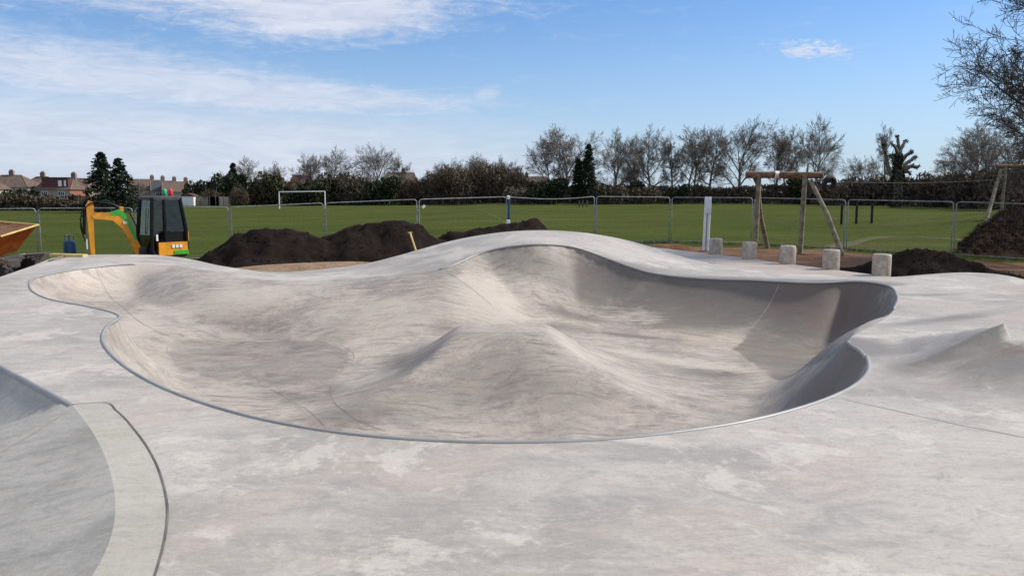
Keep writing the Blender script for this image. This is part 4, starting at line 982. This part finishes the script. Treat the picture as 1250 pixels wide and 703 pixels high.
far = [(692,157,168,0,0,1.25,'wide leaning bare tree at the left end of the tall row, beside the dark spire'),(672,170,172,3,2,1.0,'slanting bare tree at the very left end of the tall row'),
 (752,162,168,1,1,1.0,'rounded dense bare tree right of the dark spire'),(776,168,175,3,4,.8,'thin bare tree filling the gap after the rounded one'),(797,158,168,1,3.3,.95,'upright bare tree above the right part of the concrete hump'),(822,168,170,4,1,.8,'slim bare tree in the middle of the row'),
 (846,158,168,2,.4,.95,'twin-stemmed bare tree above the tall white post'),(868,160,174,4,3,.9,'slim bare tree just left of the tallest round crown'),(905,149,165,0,3.6,1.0,'tallest broad bare tree just left of the log frame'),
 (950,162,168,4,2,.8,'narrow bare tree above the log crossbeam'),(968,158,172,2,2.2,.7,'twin-stemmed slim bare tree above the log crossbeam'),(1000,144,160,3,.6,.8,'tall leaning bare tree above the right end of the log crossbeam'),
 (1055,193,170,0,1,1.1,'low bare tree between the log frame and the ivy-clad stump'),(1084,155,175,4,5,.6,'thin bare tree directly behind the ivy-clad stump'),
 (1188,158,120,1,0,1.3,'bare tree right of the ivy-clad stump near the right edge'),(1215,152,112,3,2,1.1,'bare tree partly behind the overhanging ash branches'),(1245,150,105,0,4,1.1,'bare tree cut by the right edge of the picture'),(1160,190,135,1,5,1.3,'low dense bare tree left of the right-hand group'),
 (460,180,175,0,2,1.05,'tallest bare tree left of the thicket, beyond the goal'),(490,192,178,4,1.2,.9,'slim bare tree right of the tallest one beyond the goal'),(412,183,172,1,4,1.2,'dense bare tree just right of the goal'),(375,190,175,2,1,.9,'twin-stemmed bare tree behind the goal'),
 (310,194,178,3,3,1.2,'broad bare tree left of the goal'),(335,200,178,1,2,1.0,'round bare tree between the broad one and the goal'),(170,222,200,1,1,1.0,'low bare tree behind the digger'),(268,212,185,1,.3,1.3,'low bushy bare tree right of the terrace')]
for px, yt, Y, k, rz, sx, l in far:
    kw = dict(v[k]); place_tree(px, yt, Y, kw.pop('seed'), kw.pop('H0'), l, rz=rz, sx=sx, **kw)
# thicket of thin trees
for i, px in enumerate([528, 542, 556, 570, 583, 597, 610, 622, 634]):
    ytp = [208, 200, 196, 193, 191, 194, 193, 199, 207][i]
    kw = dict(seed=59 if i % 2 else 23, H0=16); q = v[4] if i % 2 else v[1]; q = dict(q); q.pop('seed'); q.pop('H0')
    place_tree(px, ytp, 182+(i*7) % 11, 59 if i % 2 else 23, 16, 'thin bare tree in the close thicket right of the goal, %s from its left end' % ('first', 'second', 'third', 'fourth', 'fifth', 'sixth', 'seventh', 'eighth', 'ninth')[i], 'close thicket of thin bare trees', rz=i*1.3, sx=1.1, **q)

# near ash branches at right
nt = at(1424, 235, 25); gn = gz(nt.x, 25)
nroot, zm = make_tree('ash_tree', 77, 12, 'near bare ash tree outside the right edge, its twiggy boughs hanging into the sky', 'tree', None, (nt.x, 25, gn), 2.2, mat=M_barknear, spread=.34, maxlev=6, kids=(0, 5, 4, 4, 4, 3), limbs=12, rmin=.0068, up=.05, tfrac=.30, ang=(25, 60), wob=.16, top=.6, els=(2, 35))

def cards(mb, c, r, n, size, rnd, flat=1.0, shape=None, thin=1.0):
    for _ in range(n):
        while True:
            q = Vector((rnd.uniform(-1, 1), rnd.uniform(-1, 1), rnd.uniform(-1, 1)))
            if q.length < 1: break
        q = Vector((q.x*r[0], q.y*r[1], q.z*r[2]))+Vector(c)
        a = Vector((rnd.gauss(0, 1), rnd.gauss(0, 1), rnd.gauss(0, 1)*flat)).normalized(); b = perp(a, rnd); s = size*rnd.uniform(.5, 1.3)
        mb.add([q-a*s, q+b*s*thin*.6, q+a*s, q-b*s*thin*.6], [(0, 1, 2, 3)])
def conifer(loc, H, Rb_, seed, label, group=None, mat=M_conifer, narrow=False, name='conifer'):
    rnd = random.Random(seed); root = empty(name, loc, rnd.random()*6, label, 'tree', group)
    MB().tube([(0, 0, -.3), (0, 0, H*.5), (0, 0, H*.97)], [H*.022, H*.014, .02], 7).build('trunk', M_bark, root, True)
    mb = MB(); n = int(H*6)
    for k in range(n):
        t = (k+rnd.random())/n; z = H*(.06+.92*t); R = Rb_*(1-t)**(.75 if not narrow else .5)*rnd.uniform(.65, 1.12)+.12
        nb = 5 if t < .85 else 3
        for j in range(nb):
            az = rnd.uniform(0, 2*PI)
            for u in (.35, .6, .8, .97):
                c = (R*u*math.cos(az), R*u*math.sin(az), z-R*.28*u*u+rnd.uniform(-.06, .06)); cards(mb, c, (.26+.1*Rb_*(1-u), .26+.1*Rb_*(1-u), .13), 6, .17, rnd, .4)
    mb.build('crown', mat, root, fix=False); return root
cp = at(125, 240, 105); conifer((cp.x, 105, gz(cp.x, 105)), at(126, 184, 105).z-gz(cp.x, 105), 3.1, 3, 'tall dark conifer above the digger arm, taller left one of a pair', 'pair of dark conifers behind the digger')
cp = at(147, 240, 107); conifer((cp.x, 107, gz(cp.x, 107)), at(147, 192, 107).z-gz(cp.x, 107), 2.9, 5, 'dark conifer above the digger arm, shorter right one of a pair', 'pair of dark conifers behind the digger')
cp = at(718, 240, 150); conifer((cp.x, 150, gz(cp.x, 150)), at(718, 175, 150).z-gz(cp.x, 150), 1.7, 8, 'dark evergreen spire in front of the bare tree row', 'dark spires among the bare trees', narrow=True)
cp = at(706, 240, 151); conifer((cp.x, 151, gz(cp.x, 151)), at(704, 193, 151).z-gz(cp.x, 151), 1.5, 9, 'lower dark evergreen left of the tall dark spire', 'dark spires among the bare trees', narrow=True)
cp = at(286, 240, 170); conifer((cp.x, 170, gz(cp.x, 170)), at(286, 198, 170).z-gz(cp.x, 170), 2.4, 12, 'small pointed conifer top among bushes left of the goal')

# ivy-clad pollard
Yp = 120
iv = at(1096, 245, Yp); ir = empty('ivy_pollard', (iv.x, Yp, gz(iv.x, Yp)), 0, 'ivy-clad cut-back tree with bare crooked stubs, standing dark against the sky', 'tree')
o = Vector(ir.location); rnd = random.Random(4)
def PP(px, py, dy=0): return at(px, py, Yp+dy)-o
MB().tube([Vector((0, 0, -.3)), PP(1096, 225), PP(1097, 205), PP(1096, 188)], [.75, .7, .6, .4], 9).build('trunk', M_bark, ir, True)
limbs_ = [[(1088,215),(1083,200),(1081,187),(1078,178),(1081,176)],[(1096,200),(1097,182),(1096,168),(1094,166)],[(1097,190),(1100,182),(1104,174),(1107,171)],[(1099,200),(1106,190),(1113,186),(1112,184)],
          [(1100,204),(1110,197),(1118,192),(1116,191)],[(1100,207),(1112,203),(1119,205),(1123,202)],[(1099,212),(1108,206),(1116,200)],[(1092,196),(1088,190),(1085,193)],[(1097,190),(1093,180),(1087,174)],[(1103,210),(1109,210),(1112,214)]]
ivm = MB()
for li, L_ in enumerate(limbs_):
    dy = rnd.uniform(-1.5, 1.5); pts = [PP(px, py, dy*i/len(L_)) for i, (px, py) in enumerate(L_)]; n = len(pts)
    MB().tube(pts, [.30-.17*i/(n-1) for i in range(n)], 7).build('limb', M_bark, ir, True)
    for a, b in zip(pts[:-1], pts[1:]):
        for t in (0, .33, .66): cards(ivm, a.lerp(b, t), (.34, .34, .34), 26 if li < 2 else 14, .13, rnd)
for t in np.linspace(0, 1, 22):
    p = Vector((0, 0, 0)).lerp(PP(1096, 190), t); w = 1.25-.5*t; cards(ivm, p, (w, w, .5), 150, .18, rnd)
ivm.build('ivy', M_ivy, ir, fix=False)

# ------------------------------------------------------------------ bushes and hedgerow
def bush_mesh(seed, mat, n=1500, size=.28, thin=1.0, stems=True):
    rnd = random.Random(seed); mb = MB()
    lumps = [(rnd.uniform(-.55, .55), rnd.uniform(-.5, .5), rnd.uniform(.3, .72), rnd.uniform(.25, .42)) for _ in range(11)]
    for x, y, z, r in lumps: cards(mb, (x*3, y*3, z*3), (r*3, r*3, r*2.7), n//11, size, rnd, 1.4, thin=thin)
    cards(mb, (0, 0, .8), (2.2, 2, .9), n//4, size, rnd, 1.2, thin=thin)
    st = MB()
    for k in range(14):
        a = rnd.uniform(0, 6.28); st.tube([(0, 0, -.2), (math.cos(a)*.7, math.sin(a)*.7, 1.2), (math.cos(a)*1.5, math.sin(a)*1.5, rnd.uniform(2, 3.1))], [.07, .04, .015], 4, caps=False)
    root = empty('shrub'); mb.build('foliage', mat, root, fix=False); st.build('stem', M_bark, root, fix=False); return [root, False]
BK = {'dark': bush_mesh(1, M_ivy, 2600, .20), 'olive': bush_mesh(2, M_olive, 2600, .20), 'brown': bush_mesh(3, M_brownbush, 2600, .30, .25), 'hedge': bush_mesh(4, M_hedge, 2800, .26, .5)}
def bush(px, ytop, Y, wpx, kind, label, group='shrubs along the field edge'):
    b = BK[kind]; root = b[0] if not b[1] else copy_tree(b[0]); b[1] = True
    pt = at(px, ytop, Y); g = gz(pt.x, Y); root.location = (pt.x, Y, g-.1); h = (pt.z-g)/3.1; w = wpx/F*Y/4.6
    root.scale = (w, w, h); root.rotation_euler = (0, 0, (px*7.3) % 6.28); tag(root, label, 'shrub', group)
bl = [(30,228,120,44,'dark','dark green shrub below the leftmost roofs'),(75,238,118,50,'hedge','low brown shrub in front of the red brick house'),(8,234,118,40,'olive','olive shrub at the far left edge'),(110,238,116,40,'hedge','dark low shrub left of the conifers'),
 (245,217,172,40,'dark','dark rounded shrub right of the terrace'),(282,207,168,46,'dark','tall dark shrub below the pointed conifer'),(290,227,160,26,'brown','pale tan shrub below the pointed conifer'),(262,228,165,34,'brown','brown shrub above the garden fences'),
 (325,206,165,46,'olive','olive rounded tree-like shrub left of the goal'),(350,214,170,40,'brown','reddish brown shrub behind the left goal post'),(372,222,160,44,'dark','dark shrub inside the goal opening'),(400,208,168,50,'olive','olive shrub above the right goal post'),
 (432,210,166,46,'hedge','dark shrub under the dense bare tree'),(465,212,165,44,'dark','dark ivy shrub under the tallest bare tree beyond the goal'),(500,214,170,46,'brown','light brown shrub left of the thicket'),(530,208,168,50,'brown','light brown shrub at the left end of the thicket'),
 (560,199,168,60,'brown','brown shrub inside the thicket'),(592,197,170,64,'brown','tallest brown shrub at the middle of the thicket'),(620,201,168,56,'brown','brown shrub at the right end of the thicket'),(642,218,172,30,'brown','small brown shrub right of the thicket'),
 (668,214,150,50,'dark','dark green shrub left of the dark spires'),(640,226,152,46,'hedge','dark low shrub above the blue-taped fence joint'),(735,222,155,60,'hedge','dark shrub at the foot of the dark spire'),(778,226,158,56,'hedge','low brown shrub under the upright bare trees'),
 (772,218,162,26,'dark','small dark ivy clump under the upright bare trees'),(828,222,158,28,'dark','dark ivy clump left of the white post'),(985,212,152,44,'dark','dark holly-like shrub above the right end of the crossbeam'),(1012,222,140,46,'hedge','dark shrub behind the tyre seat'),
 (1055,212,140,50,'hedge','brown shrub under the low bare tree'),(1100,212,138,56,'hedge','brown shrub round the foot of the ivy-clad stump'),(1145,208,125,50,'hedge','dense brown shrub right of the ivy-clad stump'),(1185,205,112,56,'hedge','dense dark shrub near the right edge'),(1228,198,100,60,'hedge','dense dark shrub cut by the right edge')]
for i, (px, yt, Y, w, k, l) in enumerate(bl): bush(px, yt, Y, w, k, l)
# hedgerow: one mass of twigs
rnd = random.Random(99); mb = MB()
hp = [(-60,236,115),(40,240,117),(110,240,119),(160,241,122),(215,243,170),(230,241,172),(300,233,172),(380,229,170),(450,224,170),(540,222,172),(620,220,172),(700,225,165),(800,228,165),(900,228,162),(980,224,158),(1050,222,145),(1120,219,132),(1180,214,120),(1260,206,108),(1340,200,100)]
HX = [h[0] for h in hp]
for _ in range(52000):
    px = rnd.uniform(-60, 1340); yt = np.interp(px, HX, [h[1] for h in hp]); Y = float(np.interp(px, HX, [h[2] for h in hp]))
    Y2 = Y+rnd.uniform(0, 3.0); p = at(px, yt+3*mnoise.noise(Vector((px*.05, 0, 0)))*1.5, Y2); g = gz(p.x, Y2); h = p.z-g
    z = g+h*(rnd.random()**.85)*rnd.uniform(.85, 1.03); q = Vector((p.x, Y2, z))
    a = Vector((rnd.gauss(0, .5), rnd.gauss(0, .5), 1)).normalized() if rnd.random() < .6 else Vector((rnd.gauss(0, 1), rnd.gauss(0, 1), rnd.gauss(0, 1))).normalized()
    b = perp(a, rnd); s = rnd.uniform(.2, .5)
    mb.add([q-a*s, q+b*s*.45, q+a*s, q-b*s*.45], [(0, 1, 2, 3)])
tag(mb.build('hedgerow', M_hedge, fix=False), 'long dark brown winter hedgerow closing off the far side of the field', 'hedge', kind='stuff')

# overgrown bank at right
bank_root = heap('overgrown_bank', [(1178,311),(1190,296),(1205,280),(1220,266),(1237,254),(1255,247),(1290,240),(1340,240)], 31.5, 'overgrown dark earth bank with brambles at the right edge behind the fence', mat=M_clay, group=None, rough=.1, slope=.5, cat='earth bank', step=.2)
rnd = random.Random(6); mb = MB(); me = bank_root.data; vv = [v_.co.copy() for v_ in me.vertices if v_.co.z > gz(v_.co.x, v_.co.y)+.05]
for _ in range(9000):
    p = rnd.choice(vv)+Vector((rnd.uniform(-.1, .1), rnd.uniform(-.1, .1), 0)); d = Vector((rnd.gauss(0, .6), rnd.gauss(0, .6), rnd.uniform(.2, 1))).normalized(); L_ = rnd.uniform(.12, .42)
    q = p+d*L_; mb.tube([p, (p+q)/2+Vector((0, 0, .04)), q+Vector((rnd.uniform(-.1, .1), 0, -.05))], [.007, .005, .003], 3, caps=False)
for _ in range(9000):
    p = rnd.choice(vv)+Vector((0, 0, rnd.uniform(0, .18))); cards(mb, p, (.1, .1, .06), 1, .06, rnd)
br = mb.build('brambles', M_bramble, fix=False); br.parent = bank_root; br['kind'] = 'stuff'
# rough grass along the fence foot
rnd = random.Random(12); mb = MB()
for i in range(len(PW)-1):
    a, b = PW[i], PW[i+1]
    for _ in range(420):
        p = a.lerp(b, rnd.random()); x = p.x+rnd.gauss(0, .18); y = p.y+rnd.gauss(0, .35); g = gz(x, y); h = rnd.uniform(.04, .16)
        mb.add([(x-.012, y, g), (x+.012, y, g), (x+rnd.uniform(-.05, .05), y+rnd.uniform(-.05, .05), g+h)], [(0, 1, 2)])
tag(mb.build('rough_grass', M_tuft, fix=False), 'thin line of long rough grass along the foot of the fence', 'grass', kind='stuff')

# ------------------------------------------------------------------ houses
def brick(name, a, b_, mort=(.3, .27, .24)):
    m, t, b = material(name); n = t.new('ShaderNodeTexBrick'); t.l.new(t.obj(), n.inputs['Vector'])
    n.inputs['Color1'].default_value = (*a, 1); n.inputs['Color2'].default_value = (*b_, 1); n.inputs['Mortar'].default_value = (*mort, 1); n.inputs['Scale'].default_value = 3
    t.put(b.inputs['Base Color'], n.outputs[0]); b.inputs['Roughness'].default_value = .9; return m
M_brick = brick('red_brick', (.30, .085, .05), (.24, .07, .045)); M_brick2 = brick('brown_brick', (.22, .14, .10), (.17, .11, .08))
M_render = basic('cream_render', (.45, .38, .30), .9)
M_tile = basic('brown_roof_tiles', (.125, .082, .060), .85, var=.25, scale=2); M_slate = basic('dark_slate', (.045, .048, .055), .7, var=.2, scale=2); M_tilered = basic('maroon_tiles', (.11, .035, .035), .8, var=.2, scale=2)
M_win = basic('window_pane', (.05, .06, .07), .12, var=.2)
def house(px, yridge, Y, w, dpt, label, hip=.45, wall=M_brick2, roof=M_tile, chim=(.5,), dormer=False, rz=0.0, eave=5.0, hr=3.0, winrow=2, group='houses beyond the left side of the field', colour=None):
    top = at(px, yridge, Y); g = top.z-eave-hr; R = empty('house', (top.x, Y, g), rz, label, 'house', group)
    wl = MB().box((0, 0, eave/2-.5), (w, dpt, eave+1)).build('wall', wall, R)
    ov = .35; hw, hd = w/2+ov, dpt/2+ov; rl = hw*(1-hip)
    vs = [(-hw, -hd, eave-.1), (hw, -hd, eave-.1), (hw, hd, eave-.1), (-hw, hd, eave-.1), (-rl, 0, eave+hr), (rl, 0, eave+hr)]
    rf_ = MB().add(vs, [(0, 1, 5, 4), (2, 3, 4, 5), (1, 2, 5), (3, 0, 4), (3, 2, 1, 0)]).build('roof', roof, R)
    MB().tube([vs[4], vs[5]], .13, 6).build('ridge_tiles', M_tape if False else M_brick2, rf_)
    for s in (-1, 1):
        MB().tube([(s*hw, -hd, eave-.05), (s*rl, 0, eave+hr+.02)], .1, 5).build('hip_tiles', M_brick2, rf_)
    for c in chim:
        x = -rl+2*rl*c if hip < 1 else 0; ch = MB().box((x, .1, eave+hr+.2), (1.15, .65, 1.9), bev=.03); ch.build('chimney', M_brick2, rf_)
        for k in (-.3, .0, .3): MB().lathe([(.13, 0), (.11, .35)], (x+k, .1, eave+hr+1.15), 8).build('chimney_pot', M_brick, rf_)
    for k in range(winrow):
        x = -w/2+w*(k+.5)/winrow
        for z in (1.5, 3.9):
            f_ = MB().box((x, -dpt/2-.03, z), (1.7, .1, 1.2)).build('window', M_white, wl)
            for s in (-1, 0, 1): MB().box((x+s*.53, -dpt/2-.09, z), (.42, .03, 1.0)).build('pane', M_win, f_)
    if dormer:
        dd_ = MB().box((.3, -dpt*.22, eave+hr*.52), (w*.78, dpt*.42, hr*.92)).build('dormer', M_tilered, rf_)
        for x, ww in ((1.6, .9), (2.9, .5)): MB().box((x, -dpt*.43-.04, eave+hr*.5), (ww, .06, 1.5)).build('dormer_window', M_white, dd_)
        MB().box((.3, -dpt*.22, eave+hr*.99), (w*.82, dpt*.46, .16)).build('dormer_roof', M_slate, dd_)
    return R
house(14,214,215,13,9,'brown-roofed semi-detached house with a single central chimney at the left edge',.62, chim=(.5,), winrow=3)
house(52,216,222,10,9,'brown hip-roofed house with a chimney, left of the red brick one',.7, chim=(.5,))
house(74,217,216,8.6,8,'red brick house with a maroon dormer and white windows',.25, wall=M_brick, dormer=True, chim=(.98,), hr=3.0)
house(96,218,224,9,8,'brown hip-roofed house just left of the dark conifers',.6, chim=(.2,))
house(-30,216,205,12,9,'brown-roofed house cut by the left edge',.5, wall=M_render)
tb = house(108,218,236,8,7,'dark slate roof showing beside the left conifer',.05, roof=M_slate, chim=())
for i, (px, yr, l) in enumerate([(172,219,'brown-roofed terrace house just right of the conifers'),(185,220,'second terrace house right of the conifers'),(199,221,'terrace house with roof showing behind the green beacon'),(213,222,'last terrace house, right of the digger beacons')]):
    house(px, yr, 265-i*3, 7.5, 9, l, .12, chim=(.95,), rz=.5, roof=M_tile if i != 2 else M_slate, group='terrace behind the digger')
house(489,211,260,10,8,'house roof just showing over the hedge right of the goal',.2, chim=(.6,)); house(368,214,290,6,8,'small red roof showing between trees behind the goal',.1, chim=(), roof=M_tilered)
house(650,216,270,11,8,'low brown roof showing right of the thicket',.2, chim=(.3,)); 
# garden sheds and fences beyond
M_gf = basic('garden_boards', (.24, .20, .16), .9, var=.3, scale=1)
for i, (px, w, l) in enumerate([(232,2.2,'white garden shed right of the digger'),(250,5.5,'grey garden fence right of the white shed'),(268,4.5,'pale garden fence nearest the tan shrub')]):
    p = at(px, 240, 160); R = empty(('garden_shed', 'garden_fence', 'garden_fence')[i], (p.x, 160, gz(p.x, 160)), 0, l, ('shed', 'fence', 'fence')[i])
    if i == 0:
        MB().box((0, 0, .9), (w, 2.4, 1.8)).build('wall', M_white, R); MB().prism([(-w/2-.15, 1.8), (w/2+.15, 1.8), (w/2+.1, 2.0), (0, 2.4), (-w/2-.1, 2.0)], -1.3, 1.3).build('roof', M_tilered, R)
    else:
        MB().box((0, 0, .85), (w, .05, 1.7)).build('boards', M_gf if i == 1 else M_render, R)
        for k in range(4): MB().box((-w/2+w*k/3, -.06, .9), (.12, .1, 1.9)).build('post', M_gf, R)

# ------------------------------------------------------------------ sun, sky
SUN_EL, SUN_AZ = 42, 77      # azimuth from +Y towards +X
sd = bpy.data.lights.new('sun', 'SUN'); sd.energy = 3.7; sd.angle = math.radians(4); sd.color = (1, .955, .89)
so = bpy.data.objects.new('sun', sd); COL.objects.link(so)
el, az = math.radians(SUN_EL), math.radians(SUN_AZ)
dirv = Vector((math.sin(az)*math.cos(el), math.cos(az)*math.cos(el), math.sin(el)))
so.rotation_euler = dirv.to_track_quat('Z', 'Y').to_euler(); so.location = (20, 5, 30)
w = bpy.data.worlds.new('World'); S.world = w; w.use_nodes = True; t = NT(w.node_tree); bg = t.n['Background']
sky = t.new('ShaderNodeTexSky', sky_type='NISHITA'); sky.sun_disc = False; sky.sun_elevation = el; sky.sun_rotation = az
sky.air_density = 1.0; sky.dust_density = .6; sky.ozone_density = 1.8; sky.altitude = 50
tc = t.new('ShaderNodeTexCoord').outputs['Generated']
sep = t.new('ShaderNodeSeparateXYZ'); t.l.new(tc, sep.inputs[0]); X, Y, Z = sep.outputs
A_ = t.m('MULTIPLY', t.m('ARCTAN2', X, Y), 57.2958); E_ = t.m('MULTIPLY', t.m('ARCSINE', Z), 57.2958)     # azimuth / elevation in degrees
comb = t.new('ShaderNodeCombineXYZ'); t.put(comb.inputs[0], A_); t.put(comb.inputs[1], E_); AE = comb.outputs[0]
n_a = t.noise(t.mapping(AE, rot=(0, 0, .10), scale=(.05, .33, 1)), 1.0, 9, .62, .5)
n_b = t.noise(t.mapping(AE, rot=(0, 0, .16), scale=(.25, 1.3, 1)), 1.0, 9, .68, .8)
n_c = t.noise(t.mapping(AE, rot=(0, 0, -.35), scale=(.9, 2.6, 1)), 1.0, 8, .7, .6)
def gauss2(ca, ce, ra, re, tilt=0):
    da = t.m('SUBTRACT', A_, ca); de = t.m('SUBTRACT', t.m('SUBTRACT', E_, ce), t.m('MULTIPLY', da, tilt))
    q = t.m('ADD', t.m('POWER', t.m('ABSOLUTE', t.m('DIVIDE', da, ra)), 2.0), t.m('POWER', t.m('ABSOLUTE', t.m('DIVIDE', de, re)), 2.0))
    return t.m('EXPONENT', t.m('MULTIPLY', q, -1.0))
def thr(bias, nz, lo, hi, amp=1.0):
    return t.ss(t.m('ADD', bias, t.m('MULTIPLY', t.m('SUBTRACT', nz, .5), amp)), lo, hi)
mixn = t.m('ADD', t.m('MULTIPLY', n_b, .55), t.m('MULTIPLY', n_c, .45))
c1 = t.m('MULTIPLY', thr(t.m('MAXIMUM', t.m('MULTIPLY', gauss2(-23, 14.4, 21, 3.4, -.03), 1.15), gauss2(-12, 11.6, 8.5, 1.9, .05)), mixn, .12, .85, 1.45), .92)
c2 = t.m('MULTIPLY', thr(t.m('ADD', gauss2(-27, 7.3, 17, 2.2, -.08), t.m('MULTIPLY', gauss2(-12, 6.2, 14, .9, -.03), .7)), mixn, .15, 1.15, 1.7), .75)
c3 = t.m('MULTIPLY', thr(gauss2(-22, 3.0, 30, 3.6, -.04), n_a, .15, 1.0, .8), .75)
c4 = t.m('MULTIPLY', thr(gauss2(19.5, 8.9, 3.0, .75, -.12), t.noise(t.mapping(AE, rot=(0, 0, -.2), scale=(1.2, 3.5, 1)), 1.0, 9, .72, .9), .40, 1.2, 3.2), .75)
c5 = t.m('MULTIPLY', thr(gauss2(-1.7, 6.6, 1.5, .8, .2), mixn, .45, .95, 1.3), .4)
c6 = t.m('MULTIPLY', t.ss(n_b, .52, .80), .14)
ov = t.m('MAXIMUM', t.ss(E_, 19, 40), t.ss(t.m('ABSOLUTE', A_), 55, 85))      # unseen white cloud overhead and behind, added as neutral fill light
c7 = t.m('MULTIPLY', t.m('MULTIPLY', ov, t.ss(E_, 0, 12)), t.m('ADD', .45, t.m('MULTIPLY', t.ss(t.noise(t.mapping(tc, scale=(1, 2, 3)), 2.2, 6, .6), .35, .7), .45)))
cm_ = t.m('MAXIMUM', t.m('MAXIMUM', c1, c2), t.m('MAXIMUM', c3, t.m('MAXIMUM', c4, t.m('MAXIMUM', c5, t.m('MAXIMUM', c6, c7)))))
lp = t.m('MULTIPLY', t.ss(E_, 0, .5), 1.0)
skyc = t.mix(1.0, sky.outputs[0], (.655, .87, 1.14), 'MULTIPLY')
hz = t.m('MULTIPLY', t.ss(E_, 13, -1), .62)
skyc = t.mix(hz, skyc, (4.6, 5.5, 7.0))
ccol = t.mix(t.ss(n_b, .3, .7), (5.0, 5.4, 6.5), (6.2, 6.5, 7.3))
final = t.mix(t.m('MULTIPLY', cm_, 1.0), skyc, ccol)
t.put(bg.inputs[0], final); bg.inputs[1].default_value = .10

S.view_settings.view_transform = 'Standard'; S.view_settings.look = 'None'; S.view_settings.exposure = .32; S.view_settings.gamma = 1; S.view_settings.use_curve_mapping = False
S.render.engine = 'CYCLES'; S.cycles.use_denoising = True; S.cycles.max_bounces = 6; S.cycles.transparent_max_bounces = 16
S.cycles.use_adaptive_sampling = True; S.cycles.adaptive_threshold = .015
S.render.resolution_x = 1024; S.render.resolution_y = 575
